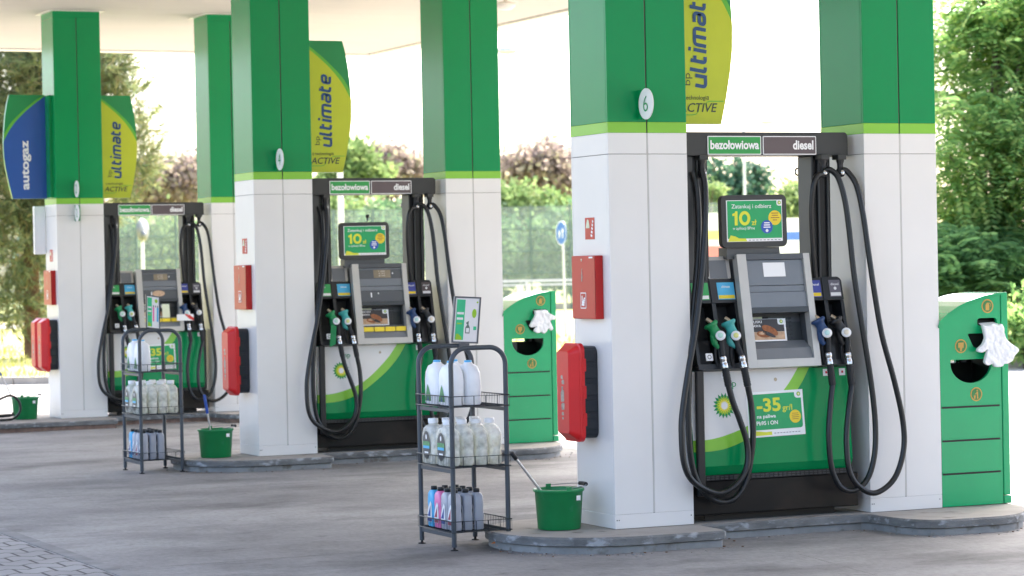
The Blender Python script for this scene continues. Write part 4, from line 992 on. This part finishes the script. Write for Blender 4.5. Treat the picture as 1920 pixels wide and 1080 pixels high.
def rack_poster(i, bl, br, tr, tl, y, kind, label):
    P = [PY(i, *q, y) for q in (bl, br, tr, tl)]; t = thing('poster_frame', label, 'sign', (P[0]+P[1])/2, 'framed posters on the racks', i)
    u = (P[1]-P[0]); v = (P[3]-P[0]); W, Hh = u.length, v.length; pl = PL(P[0], u, v); pl.v = v.normalized()
    b = MB(); b.prism(pl, [(-.006, -.006), (W+.006, -.006), (W+.006, Hh+.006), (-.006, Hh+.006)], -.014, -.001, 'frame_grey')
    for a0, a1, c0, c1 in ((-.006, .004, -.006, Hh+.006), (W-.004, W+.006, -.006, Hh+.006), (.0042, W-.0042, -.006, .004), (.0042, W-.0042, Hh-.004, Hh+.006)): b.prism(pl, [(a0, c0), (a1, c0), (a1, c1), (a0, c1)], -.0008, .004, 'frame_grey')
    b.prism(pl, [(W*.3, -.03), (W*.7, -.03), (W*.7, -.0065), (W*.3, -.0065)], -.014, -.002, 'frame_grey')
    fr = b.build('frame', t)
    b = MB(); b.rect(pl, .004, W-.004, .004, Hh-.004, 'print_white', .0); b.rect(pl, W*.08, W*.42, Hh*.05, Hh*.95, 'mint', .001)
    b.rect(pl, W*.11, W*.38, Hh*.62, Hh*.67, 'print_white', .002); b.rect(pl, W*.11, W*.36, Hh*.50, Hh*.55, 'print_white', .002)
    b.rect(pl, W*.13, W*.33, Hh*.40, Hh*.43, 'sunflower_lime', .002); b.poly(pl, [(W*.1, Hh*.05), (W*.36, Hh*.05), (W*.34, Hh*.12), (W*.2, Hh*.19), (W*.12, Hh*.18)], 'sunflower_lime', .002)
    if kind == 'spray':
        b.poly(pl, [(W*.48, Hh*.2), (W*.66, Hh*.2), (W*.66, Hh*.33), (W*.60, Hh*.40), (W*.60, Hh*.48), (W*.5, Hh*.44), (W*.51, Hh*.41), (W*.55, Hh*.40), (W*.48, Hh*.33)], 'post_green', .002); b.rect(pl, W*.51, W*.63, Hh*.22, Hh*.32, 'print_white', .003)
        b.disc(pl, W*.80, Hh*.65, W*.09, 'sunflower_lime', .002, 20, Hh*.10); b.rect(pl, W*.80, W*.92, Hh*.28, Hh*.36, 'mint', .002); b.disc(pl, W*.9, Hh*.9, W*.035, 'sunflower_lime', .002, 14)
    else:
        b.disc(pl, W*.75, Hh*.86, W*.11, 'sunflower_lime', .002, 20, Hh*.06)
        for q, mm in enumerate(('oil_pink', 'milk_plastic', 'oil_blue')): b.rect(pl, W*(.48+.16*q), W*(.60+.16*q), Hh*.22, Hh*.66, mm, .002); b.rect(pl, W*(.52+.16*q), W*(.57+.16*q), Hh*.66, Hh*.72, 'bottle_cap', .002)
    b.build('print', fr)
rack_poster(2, (848, 641), (894.5, 642.5), (902, 557), (854, 557), .80, 'spray', 'small framed mint and white poster with spray bottle on the nearer rack')
rack_poster(1, (275, 614), (299, 617), (299, 557), (274.5, 554), .52, 'three', 'narrow framed mint poster with three bottles on the farther rack')

# ------------------------------------------------------------------ buckets and squeegees
def bucket(i, x, y, label):
    t = thing('bucket', label, 'bucket', (x, y, 0), 'green buckets on the islands', i)
    b = MB(); b.lathe((x, y, 0), [(0, .002), (.128, .002), (.134, .008), (.150, .232), (.158, .236), (.162, .244), (.159, .252), (.150, .253), (.146, .245), (.131, .02), (0, .016)], 'bucket_green', 40); b.build('tub', t)
    for s in (-1, 1):
        b = MB(); b.box(x-.016, x+.016, y+s*.150-.008, y+s*.150+.008, .235, .272, 'bucket_green'); b.build('lug', t, bevel=.003)
    p = [(x+.172*math.sin(a)+.004, y-.152*math.cos(a), .262+.012*math.sin(a)) for a in [math.pi*k/20 for k in range(21)]]
    b = MB(); b.tube(p, .0028, 'wire', 6); h = b.build('handle', t)
    b = MB(); b.tube(p[8:13], .012, 'rubber_matte', 10); b.build('grip', h)
    b = MB(); pl = PL((x+.05, y-.143, .185), (1, .35, 0), (0, -.07, 1)); b.poly(pl, [(0, 0), (.028, 0), (.036, -.004), (.036, .03), (0, .03)], 'print_white', .004); b.build('price_sticker', t)
bucket(2, -.265, .25, 'nearest green bucket, beside the column numbered 6')
bucket(1, -.34, .18, 'green bucket with blue handled squeegee beside the column numbered 4')
bucket(0, -.355, .225, 'small far green bucket at the left picture edge')
def squeegee(i, top, mid, low, gm, label, gl):
    t = thing('squeegee', label, 'squeegee', low, 'squeegees standing in the buckets', i)
    a, c = Vector(top), Vector(low); d = c-a; g = gl/d.length
    b = MB(); b.tube([a+d*(g*.9), c], .0085, 'steel', 10); b.build('pole', t)
    b = MB(); b.tube([a, a+d*g*.05, a+d*g*.95, a+d*g], [.010, .0135, .0135, .010], gm, 12); b.build('grip', t)
    b = MB(); b.box(c.x-.09, c.x+.09, c.y-.015, c.y+.015, c.z-.03, c.z+.012, 'rubber_matte'); b.build('head', t)
squeegee(2, (-.600, .21, .492), None, (-.255, .25, .075), 'rubber_matte', 'squeegee with steel pole and black grip in the nearest bucket', .055)
squeegee(1, (-.430, .20, .557), None, (-.355, .20, .075), 'grip_blue', 'squeegee with steel pole and blue grip beside the column numbered 4', .17)
squeegee(0, (-.672, .20, .60), None, (-.42, .22, .075), 'grip_blue', 'squeegee leaning left out of the far bucket at the picture edge', .10)

# ------------------------------------------------------------------ fire cabinets, extinguisher boxes
def cabinet(i, label):
    t = thing('fire_cabinet', label, 'cabinet', (-.03, .27, 1.30), 'red fire cabinets on the columns', i)
    b = MB(); b.box(-.054, -.001, .10, .435, 1.30, 1.695, 'red_cabinet'); b.build('casing', t, bevel=.003)
    lp = left(-.054, .435, 1.30); b = MB(); b.rect(lp, .005, .330, .005, .390, 'red_cabinet', .003); dr = b.build('door', t)
    b = MB(); b.disc(lp, .145, .368, .009, 'steel', .0045, 16); b.disc(lp, .145, .365, .004, 'bay_dark', .0052, 10); b.build('lock', dr)
    b = MB(); b.poly(lp, rr(.125, .205, .065, .165, .004), 'print_white', .0045); b.rect(lp, .131, .199, .071, .159, 'red_cabinet', .0052)
    for q in range(4): b.strip(lp, [(.140+.01*q, .085+.012*q), (.180+.003*q, .080+.014*q)], [(.146+.01*q, .098+.012*q), (.184+.003*q, .092+.014*q)], 'print_white', .006)
    b.rect(lp, .145, .156, .10, .145, 'print_white', .0058)
    b.build('pictogram', dr); b = MB(); b.rect(lp, .25, .305, .378, .388, 'print_white', .0045); b.build('maker_label', dr)
    b = MB(); b.poly(lp, [(.140, .235), (.152, .232), (.158, .262), (.150, .30), (.158, .318), (.146, .312), (.142, .27)], 'label_worn', .0045); b.build('worn_sticker', dr)
cabinet(2, 'largest red fire cabinet, on the column numbered 6'); cabinet(1, 'red fire cabinet on the column numbered 4'); cabinet(0, 'smallest red fire cabinet, on the leftmost column')
def ext_box(i, y0, label, worn=True):
    t = thing('extinguisher_box', label, 'extinguisher box', (-.05, y0+.14, .53), 'red lidded extinguisher boxes', i)
    y1 = y0+.27; z0, z1 = .535, 1.15; lp = left(-.108, y1, z0); W, Hh = y1-y0, z1-z0
    b = MB(); b.prism(PL((0, y1, z0), (0, -1, 0), (0, 0, 1)), rr(.02, W-.02, .02, Hh-.02, .05), .001, .107, 'box_black')
    for q in range(5):
        z = z0+.08+q*.105; b.box(-.095, -.012, y0+.012, y0+.0195, z, z+.075, 'box_black')
    b.build('body', t, bevel=.006)
    b = MB(); o1 = rr(0, W, 0, Hh, .05); o2 = rr(.012, W-.012, .012, Hh-.012, .045); o3 = rr(.055, W-.05, .055, Hh-.05, .02)
    n = len(o1); L = [[lp.p(a, c, e) for a, c in o] for o, e in ((o1, -.008), (o1, .016), (o2, .022), (o2, .026), (o3, .082))]
    for k in range(4): b.add(L[k]+L[k+1], [(q, (q+1) % n, n+(q+1) % n, n+q) for q in range(n)], 'red')
    b.add(L[4], [tuple(range(n))], 'red'); b.add(L[0], [tuple(range(n))], 'red')
    for q in range(3): b.box(-.116, -.090, y0-.004, y0+.006, z0+.10+q*.17, z0+.18+q*.17, 'red')
    ld = b.build('lid', t, bevel=.004)
    if worn:
        b = MB(); fx = .082
        for (a, c, w_, h_) in ((.115, .395, .03, .02), (.125, .36, .035, .025), (.12, .325, .02, .02), (.11, .25, .045, .07), (.115, .20, .04, .04), (.12, .165, .03, .02), (.125, .14, .02, .015)):
            b.poly(lp, [(a+random.uniform(-.004, .004), c), (a+w_, c+random.uniform(-.006, .004)), (a+w_+random.uniform(-.008, .006), c+h_), (a+w_*.4, c+h_*1.15), (a-.004, c+h_*.8)], 'label_worn', fx+.001)
        b.build('worn_sticker', ld)
ext_box(2, .185, 'large red and black extinguisher box on the column numbered 6')
ext_box(1, .195, 'red and black extinguisher box on the column numbered 4')
ext_box(0, .035, 'front red and black extinguisher box of the pair on the leftmost column')
ext_box(0, .325, 'rear red extinguisher box of the pair on the leftmost column')
# autogas hose
t = thing('autogas_hose', 'black looped hose in front of the far bucket at the left picture edge', 'hose', (-.7, -.1, 0), i=0)
b = MB(); b.tube(smooth([(-1.6, -.05, .019), (-1.25, -.08, .019), (-.95, -.1, .019), (-.74, -.1, .019), (-.574, -.1, .03), (-.495, -.1, .116), (-.508, -.1, .225), (-.598, -.1, .29), (-.72, -.1, .255), (-.92, -.08, .14), (-1.15, -.02, .03), (-1.5, .06, .019)], 6), .015, 'rubber', 10); b.build('hose', t)
b = MB(); b.tube([(-1.3, -.12, .05), (-.9, -.12, .06), (-.62, -.12, .07), (-.56, -.12, .075)], [.02, .022, .02, .008], 'mast_black', 10); b.build('hose_nozzle', t)
# ------------------------------------------------------------------ background
def g_at(u, D):
    p = at(u, 500, D); return Vector((p.x, p.y, GZ))
# noise barrier of pale glass panels
DB = 100.0; PWD = 1.5
bt = thing('noise_barrier', 'long pale green glass noise barrier with grey posts behind the pumps', 'fence', g_at(640, DB))
U0, U1 = -260, 1500; A0, A1 = g_at(U0, DB), g_at(U1, DB); nP = int((A1-A0).length/PWD)
dirb = (A1-A0).normalized(); ZT = 3.98; nb = Vector((-dirb.y, dirb.x, 0))
for k in range(nP):
    p = A0+dirb*(k*PWD); pl = PL((p.x, p.y, GZ), dirb, (0, 0, 1)); b = MB()
    b.prism(pl, [(.045, .3), (PWD-.045, .3), (PWD-.045, ZT), (.045, ZT)], -.012, .012, 'barrier_glass'); b.build('glass_panel', bt)
for k in range(nP+1):
    p = A0+dirb*(k*PWD); pl = PL((p.x, p.y, GZ-.2), dirb, (0, 0, 1)); b = MB(); b.prism(pl, [(-.04, 0), (.04, 0), (.04, ZT+.25), (-.04, ZT+.25)], -.05, .05, 'post_green'); b.build('post', bt)
b = MB(); pl = PL((A0.x, A0.y, GZ), dirb, (0, 0, 1)); Lb = nP*PWD
for z in (1.45, 2.28, 3.13, ZT): b.prism(pl, [(0, z-.02), (Lb, z-.02), (Lb, z+.02), (0, z+.02)], .014, .035, 'post_green')
b.build('rail', bt)
b = MB(); b.prism(pl, [(0, -.3), (Lb, -.3), (Lb, .3), (0, .3)], -.1, .011, 'kerb_top'); b.build('plinth_wall', bt)
# guard rail in front of it
gt = thing('guard_rail', 'white steel guard rail running in front of the glass noise barrier', 'guard rail', g_at(640, 95)); b = MB()
pg = g_at(U0, 95); pl = PL((pg.x, pg.y, GZ), dirb, (0, 0, 1))
b.prism(pl, [(0, 1.02), (33, 1.02), (33, 1.08), (0, 1.08)], -.03, .02, 'rail'); b.prism(pl, [(0, 1.16), (33, 1.16), (33, 1.24), (0, 1.24)], -.03, .02, 'rail'); b.build('beam', gt)
for k in range(17):
    b = MB(); b.prism(pl, [(k*2, 0), (k*2+.07, 0), (k*2+.07, 1.15), (k*2, 1.15)], -.11, -.031, 'rail'); b.build('post', gt)

def crown_pts(n, blobs):
    wts = np.array([b[1][0]*b[1][1]*b[1][2] for b in blobs])**.75; ch = rng.choice(len(blobs), n, p=wts/wts.sum())
    d = rng.normal(size=(n, 3)); d /= np.linalg.norm(d, axis=1)[:, None]; r = rng.random(n)**.42
    C = np.array([b[0] for b in blobs])[ch]; R = np.array([b[1] for b in blobs])[ch]
    return C+d*R*r[:, None], d
def leaves_quads(P, size, asp=.55, droop=0):
    n = len(P); a = rng.normal(size=(n, 3)); a[:, 2] -= droop; a /= np.linalg.norm(a, axis=1)[:, None]
    t = rng.normal(size=(n, 3)); c = np.cross(a, t); c /= np.linalg.norm(c, axis=1)[:, None]
    s = size*(.6+.8*rng.random(n))[:, None]; vs = np.empty((n, 4, 3))
    vs[:, 0] = P; vs[:, 1] = P+a*s*.5+c*s*asp*.5; vs[:, 2] = P+a*s; vs[:, 3] = P+a*s*.5-c*s*asp*.5
    return vs.reshape(-1, 3), np.arange(4*n).reshape(n, 4)
def clumps(n_cl, per, blobs, spread):
    C, d = crown_pts(n_cl, blobs); C = np.repeat(C, per, 0); k = rng.normal(size=C.shape)*spread*np.array([1, 1, .7]); return C+k
def fronds(n, per, blobs, length, leaf):
    nc = max(8, n//16); C, d = crown_pts(nc, blobs); C = np.repeat(C, 16, 0); d = np.repeat(d, 16, 0); n = len(C); C = C+rng.normal(size=C.shape)*np.array([.34, .34, .2]); dirv = d*np.array([1, 1, .25])+rng.normal(size=(n, 3))*.45; dirv[:, 2] -= .1; dirv /= np.linalg.norm(dirv, axis=1)[:, None]
    L = length*(.6+.7*rng.random(n)); side = np.cross(dirv, [0, 0, 1.0])+rng.normal(size=(n, 3))*.15; side /= np.linalg.norm(side, axis=1)[:, None]
    vs, m = [], per//2
    for k in range(m):
        t = (k+.5)/m; base = C+dirv*(L*t)[:, None]; base[:, 2] -= L*.38*t*t
        for sg in (-1, 1):
            ax = side*sg+dirv*.35; ax /= np.linalg.norm(ax, axis=1)[:, None]; ax[:, 2] -= .2
            w_ = dirv*leaf*.24; q = np.empty((n, 4, 3)); q[:, 0] = base; q[:, 1] = base+ax*leaf*.5+w_; q[:, 2] = base+ax*leaf; q[:, 3] = base+ax*leaf*.5-w_
            vs.append(q)
    V_ = np.concatenate(vs, 0).reshape(-1, 3); return V_, np.arange(len(V_)).reshape(-1, 4)
def needles(n, per, blobs, length, wid):
    C, d = crown_pts(n, blobs); ax = d*.8+rng.normal(size=(n, 3))*.5+np.array([0, 0, .35]); ax /= np.linalg.norm(ax, axis=1)[:, None]
    C = np.repeat(C, per, 0); A = np.repeat(ax, per, 0); tt = rng.random(len(C))[:, None]
    base = C+A*tt*length*1.6; dv = A*.9+rng.normal(size=A.shape)*.55; dv /= np.linalg.norm(dv, axis=1)[:, None]
    s = np.cross(dv, rng.normal(size=dv.shape)); s /= np.linalg.norm(s, axis=1)[:, None]
    vs = np.empty((len(C), 3, 3)); vs[:, 0] = base-s*wid; vs[:, 1] = base+s*wid; vs[:, 2] = base+dv*length
    return vs.reshape(-1, 3), np.arange(3*len(C)).reshape(-1, 3)
def tree(name, label, cat, base, blobs, geo, lm, bark, rad, group=None, limbs=7):
    t = thing(name, label, cat, base, group); base = Vector(base)
    loc = [((c[0]-base.x, c[1]-base.y, c[2]-base.z), r) for c, r in blobs]
    vs, fs = geo(loc); o = np_mesh('crown', vs, fs, lm, t)
    top = max(c[2]+r[2]*.5 for c, r in blobs); b = MB(); tp = [base+Vector((random.gauss(0, .03)*k, random.gauss(0, .03)*k, (top-base.z)*k/5)) for k in range(6)]
    tp[0].z -= .2
    b.tube(smooth(tp, 3), [rad*(1-.85*k/15) for k in range(16)], bark, 9)
    for k in range(limbs):
        c, r = random.choice(blobs); c = Vector(c)+Vector((random.uniform(-1, 1)*r[0], random.uniform(-1, 1)*r[1], random.uniform(-.6, .8)*r[2]))*.7
        f_ = random.uniform(.25, .75); j = tp[0].lerp(tp[-1], f_); 
        pts = smooth([j, j.lerp(c, .4)+Vector((0, 0, .12*(c-j).length)), c], 5); b.tube(pts, [rad*.42*(1-.85*q/(len(pts)-1)) for q in range(len(pts))], bark, 6)
    b.build('trunk', t); return t
def blob(u, v, D, ru, rv, rd=None):
    "crown lobe centred on the sight line (u, v) at distance D; half sizes in photo pixels"
    p = at(u, v, D); k = D/FPX; r = ru*k; return (p.x, p.y, p.z), (r, (rd or ru)*k, rv*k)

# big locust tree on the right
tree('locust_tree', 'big light green feathery tree right of the nearest pump', 'tree', g_at(1880, 47),
     [blob(1800, 300, 46, 75, 110), blob(1880, 180, 47, 95, 100), blob(1850, 60, 48, 95, 80), blob(1960, 330, 46, 110, 120), blob(1850, 440, 47, 100, 70), blob(1940, 40, 47, 100, 90), blob(2060, 200, 48, 130, 180), blob(1790, 130, 47, 45, 60)],
     lambda L: fronds(5200, 14, L, .6, .15), 'leaf_locust', 'bark_grey', .2, 'trees around the station', 12)
tree('shrub', 'low leafy shrub under the big light green tree behind the larger bin', 'shrub', g_at(1840, 45), [blob(1800, 520, 45, 90, 75), blob(1900, 520, 45.5, 90, 70), blob(2010, 520, 46, 120, 90)], lambda L: fronds(3600, 14, L, .55, .15), 'leaf_mid', 'bark_grey', .08, 'trees around the station')
tree('shrub', 'pale green low shrub at the right picture edge behind the larger bin', 'shrub', g_at(1915, 40.5), [blob(1915, 620, 40.5, 40, 55), blob(1960, 600, 41, 60, 80)], lambda L: leaves_quads(clumps(150, 26, L, .12), .11), 'leaf_locust', 'bark_grey', .03, 'trees around the station')
# pine on the left
tree('pine_tree', 'tall pine with long needle tufts at the left edge behind the autogaz sign', 'pine', g_at(60, 54),
     [blob(20, 200, 54, 90, 120), blob(120, 130, 54, 110, 80), blob(225, 200, 54, 55, 55), blob(245, 300, 54, 50, 45), blob(60, 330, 54, 110, 80), blob(40, 450, 54, 90, 70), blob(140, 380, 54.5, 80, 60), blob(20, 570, 54, 70, 50), blob(-80, 300, 55, 120, 200), blob(200, 120, 54, 45, 40), blob(260, 250, 54, 25, 40), blob(215, 370, 54, 40, 30), blob(90, 20, 55, 140, 90)],
     lambda L: needles(5200, 18, L, .24, .012), 'leaf_pine', 'bark', .2, 'trees around the station', 26)
# plum trees, bushes and firs beyond the barrier
def plain(n, per, sp, sz): return lambda L: leaves_quads(clumps(n, per, L, sp), sz)
tree('plum_tree', 'brownish purple leaved tree between the green bin and the column numbered 6', 'tree', g_at(1020, 125), [blob(1020, 310, 125, 50, 38), blob(960, 325, 125, 30, 22), blob(1050, 350, 125, 40, 30)], plain(330, 13, .5, .32), 'leaf_plum', 'bark_grey', .16, 'trees beyond the barrier', 16)
tree('plum_tree', 'brownish purple leaved tree above the diesel end of the middle pump', 'tree', g_at(735, 126), [blob(725, 310, 126, 40, 34), blob(775, 325, 126, 32, 24), blob(690, 320, 126, 30, 30)], plain(330, 13, .5, .32), 'leaf_plum', 'bark_grey', .16, 'trees beyond the barrier', 14)
tree('plum_tree', 'brownish leafed tree behind the farthest pump and its sign', 'tree', g_at(320, 126), [blob(315, 345, 126, 55, 40), blob(360, 330, 126, 30, 40), blob(280, 360, 126, 40, 30)], plain(330, 13, .5, .32), 'leaf_plum', 'bark_grey', .16, 'trees beyond the barrier', 14)
tree('birch_tree', 'fresh green tree behind the ultimate sign of the column numbered 4', 'tree', g_at(660, 118), [blob(660, 310, 118, 38, 42), blob(640, 345, 118, 40, 30), blob(705, 335, 118, 20, 24)], plain(230, 22, .36, .3), 'leaf_fresh', 'bark_grey', .14, 'trees beyond the barrier', 9)
tree('bush', 'bright yellow green bush topping the glass barrier beside the green bin', 'bush', g_at(985, 112), [blob(960, 380, 112, 50, 34), blob(1020, 390, 112, 45, 30), blob(1000, 450, 112, 80, 60)], plain(320, 24, .3, .26), 'leaf_fresh', 'bark_grey', .08, 'trees beyond the barrier')
for k, (u, v, ru, rv, lm, wd) in enumerate(((1060, 470, 70, 70, 'leaf_dark', 'right of the blue road sign'), (900, 480, 90, 80, 'leaf_dark', 'left of the green bin beside column 6'), (720, 450, 90, 70, 'leaf_dark', 'around the display of the middle pump'), (620, 440, 70, 75, 'leaf_fresh', 'at the unleaded end of the middle pump'), (330, 480, 60, 70, 'leaf_fresh', 'behind the console of the farthest pump'), (250, 480, 70, 70, 'leaf_dark', 'left behind the farthest pump'), (120, 470, 90, 80, 'leaf_dark', 'behind the pine'), (500, 480, 80, 60, 'leaf_dark', 'behind the column numbered 4'))):
    tree('bush', f'blurred green bush seen through the glass barrier {wd}', 'bush', g_at(u, 108+k), [blob(u, v, 108+k, ru, rv)], plain(150, 24, .42, .34), lm, 'bark_grey', .08, 'bushes behind the glass barrier', 5)
for k, (u, v, ru, rv) in enumerate(((1345, 345, 22, 60), (1385, 350, 26, 62), (1425, 365, 28, 60), (1318, 350, 22, 50))):
    vs0 = [blob(u, v+rv*.9-j*rv*.36, 140+k, ru*(1-.17*j), rv*.22) for j in range(6)]+[blob(u, v+rv*1.5, 140+k, ru*1.1, rv*.5)]
    tree('fir_tree', ('dark blue green fir', 'tallest blue green fir', 'broad blue green fir', 'leftmost half hidden fir')[k]+' seen above the display of the nearest pump', 'fir', g_at(u, 140+k), vs0, plain(170, 22, .30, .34), 'leaf_fir', 'bark', .15, 'firs behind the nearest pump', 4)
tree('birch_tree', 'light green tree right of the display of the nearest pump', 'tree', g_at(1500, 112), [blob(1495, 410, 112, 45, 70), blob(1540, 400, 112, 60, 60)], plain(260, 22, .34, .28), 'leaf_fresh', 'bark_grey', .12, 'trees beyond the barrier')
tree('bush', 'small yellow green bush left of the display of the nearest pump', 'bush', g_at(1333, 100), [blob(1335, 370, 104, 14, 26), blob(1330, 420, 104, 25, 40)], plain(70, 22, .22, .24), 'leaf_fresh', 'bark_grey', .06, 'trees beyond the barrier', 4)

# street furniture
def lamp_post(u, D, vtop, arm, label):
    p = g_at(u, D); t = thing('street_lamp', label, 'street lamp', p, 'street lamps beyond the forecourt'); zt = at(u, vtop, D).z
    b = MB(); b.tube([(p.x, p.y, GZ), (p.x, p.y, 1), (p.x, p.y, zt)], [.09, .08, .055], 'pole_white', 12); b.build('pole', t)
    q = Vector((p.x, p.y, zt)); e = q+RG*arm+Vector((0, 0, .25)); b = MB(); b.tube(smooth([q, q+RG*arm*.3+Vector((0, 0, .2)), e], 4), .03, 'galv', 8); b.build('arm', t)
    b = MB(); b.lathe(e+RG*.25, [(0, -.32), (.05, -.3), (.11, -.1), (.12, .1), (.08, .3), (0, .34)], 'galv', 14, axis=RG); b.build('lamp_head', t)
lamp_post(641, 62, -160, .9, 'pale thick lamp post behind the unleaded end of the middle pump')
lamp_post(912, 78, 112, .45, 'street lamp with its grey head showing right of the middle column')
lamp_post(1399, 120, 240, .8, 'thin lamp post standing before the firs behind the nearest pump')
p = g_at(1058, 64); t = thing('road_sign', 'round blue road sign with white arrows left of the column numbered 6', 'road sign', p)
sn = (FG*-.42-RG*.907).normalized(); su = Vector((-sn.y, sn.x, 0)); c = at(1052, 437, 64)
sp = PL(c, su, (0, 0, 1)); sp.n = sn if sn.dot(-FG) > 0 else -sn
b = MB(); b.tube([(p.x, p.y, GZ), (c.x-sp.n.x*.04, c.y-sp.n.y*.04, c.z+.25)], .032, 'galv', 10); b.build('pole', t)
b = MB(); b.prism(sp, [(.30*math.cos(a), .30*math.sin(a)) for a in [2*math.pi*k/32 for k in range(32)]], -.012, 0, 'road_blue'); b.ring(sp, 0, 0, .275, .295, 'print_white', .002); d = b.build('disc', t)
b = MB()
for s in (-1, 1): b.rect(sp, s*.09-.022, s*.09+.022, -.12, .06, 'print_white', .003); b.poly(sp, [(s*.09-.06, s*.03), (s*.09+.06, s*.03), (s*.09, s*.03+.11)], 'print_white', .0032)
b.build('arrow', d)
p = g_at(268, 66); t = thing('gooseneck_sign', 'small grey traffic sign seen edge on behind the farthest pump', 'road sign', p); zc = at(268, 432, 66).z
b = MB(); b.tube([(p.x, p.y, GZ), (p.x, p.y, zc)], .045, 'pole_white', 10); b.build('pole', t)
b = MB(); q = Vector((p.x, p.y, zc)); n_ = (RG*.93-FG*.36).normalized(); b.lathe(q+n_*.02, [(0, -.02), (.29, -.02), (.30, 0), (.29, .02), (0, .02)], 'console_grey', 28, axis=n_); b.lathe(q-FG*.03+Vector((0, 0, -.12)), [(0, -.1), (.10, -.1), (.11, 0), (.10, .1), (0, .1)], 'console_grey', 16); b.build('sign_back', t)
# vehicles beyond the forecourt, blurred behind the nearest pump
def boxvan(u, D, L, label, cat, paint, stripe, low, hd):
    p = g_at(u, D); ax = RG.copy(); t = thing('parked_van', label, cat, p); pl = PL((p.x, p.y, GZ+.05), ax, (0, 0, 1)); W = 1.9
    b = MB(); b.prism(pl, [(-L/2, .35), (L/2-.2, .35), (L/2, .55), (L/2, 1.05), (L/2-.15, 1.3), (L/2-.5, 2.1), (L/2-.6, 2.15), (L/2-.95, hd), (-L/2+.05, hd), (-L/2, hd-.1)], -W/2, W/2, paint); bd = b.build('body', t, bevel=.06)
    b = MB(); b.prism(pl, [(-L/2+.01, 2.20), (L/2-1.0, 2.20), (L/2-1.0, 2.40), (-L/2+.01, 2.40)], W/2+.001, W/2+.006, stripe); b.prism(pl, [(-L/2+.02, 1.2), (L/2-1.3, 1.2), (L/2-1.0, 2.05), (-L/2+.02, 2.05)], W/2+.001, W/2+.005, low); b.build('stripe', bd)
    b = MB(); b.prism(pl, [(L/2-1.15, 1.32), (L/2-.25, 1.32), (L/2-.6, 2.02), (L/2-.95, 2.02)], W/2+.001, W/2+.006, 'car_glass'); b.build('window', bd)
    for x in (-L/2+.9, L/2-.95):
        for y in (-W/2+.1, W/2-.06): 
            c = pl.p(x, .30, y); b = MB(); b.lathe(c, [(0, -.1), (.31, -.1), (.33, -.06), (.33, .06), (.31, .1), (.19, .1), (.18, .075), (0, .08)], 'tyre', 24, axis=pl.n); w_ = b.build('wheel', t)
            b = MB(); b.lathe(c, [(.18, .076), (.12, .09), (0, .085)], 'galv', 18, axis=pl.n); b.build('rim', w_)
    for y in (-.7, .7): b = MB(); b.lathe(pl.p(L/2-.03, .78, y), [(0, .05), (.09, .04), (.11, -.03), (0, -.05)], 'lamp_glass', 14, axis=ax); b.build('headlight', t)
boxvan(1325, 60, 3.6, 'white van with yellow stripe and red lower side left of the nearest pump display', 'van', 'vehicle_white', 'vehicle_yellow', 'vehicle_red', 2.8)
boxvan(1530, 66, 4.2, 'white van with blue stripe half hidden right of the nearest pump display', 'van', 'vehicle_white', 'vehicle_blue', 'vehicle_white', 2.75)

# added, unseen shop behind the camera: keeps bright sky off the column fronts
t = thing('added_shop', 'added unseen beige shop dimming the sky reflected in the column fronts', 'light blocker', (4, -14, GZ))
b = MB(); b.box(-26, 34, -22, -12, GZ-.1, 6.2, 'added_shop_wall'); b.build('wall', t)
b = MB(); b.box(-26.4, 34.4, -22.4, -11.6, 6.2, 6.75, 'green_panel'); b.build('fascia', t)
for k in range(10):
    b = MB(); b.box(-20+5*k, -16.2+5*k, -11.995, -11.93, .35, 2.9, 'car_glass'); f_ = b.build('window', t)
    b = MB()
    for x0, x1, z0, z1 in ((-20.08, -20.005, .27, 2.98), (-16.195, -16.12, .27, 2.98), (-20.0, -16.2, .27, .345), (-20.0, -16.2, 2.905, 2.98)): b.box(x0+5*k, x1+5*k, -11.99, -11.9, z0, z1, 'galv')
    b.build('frame', f_)
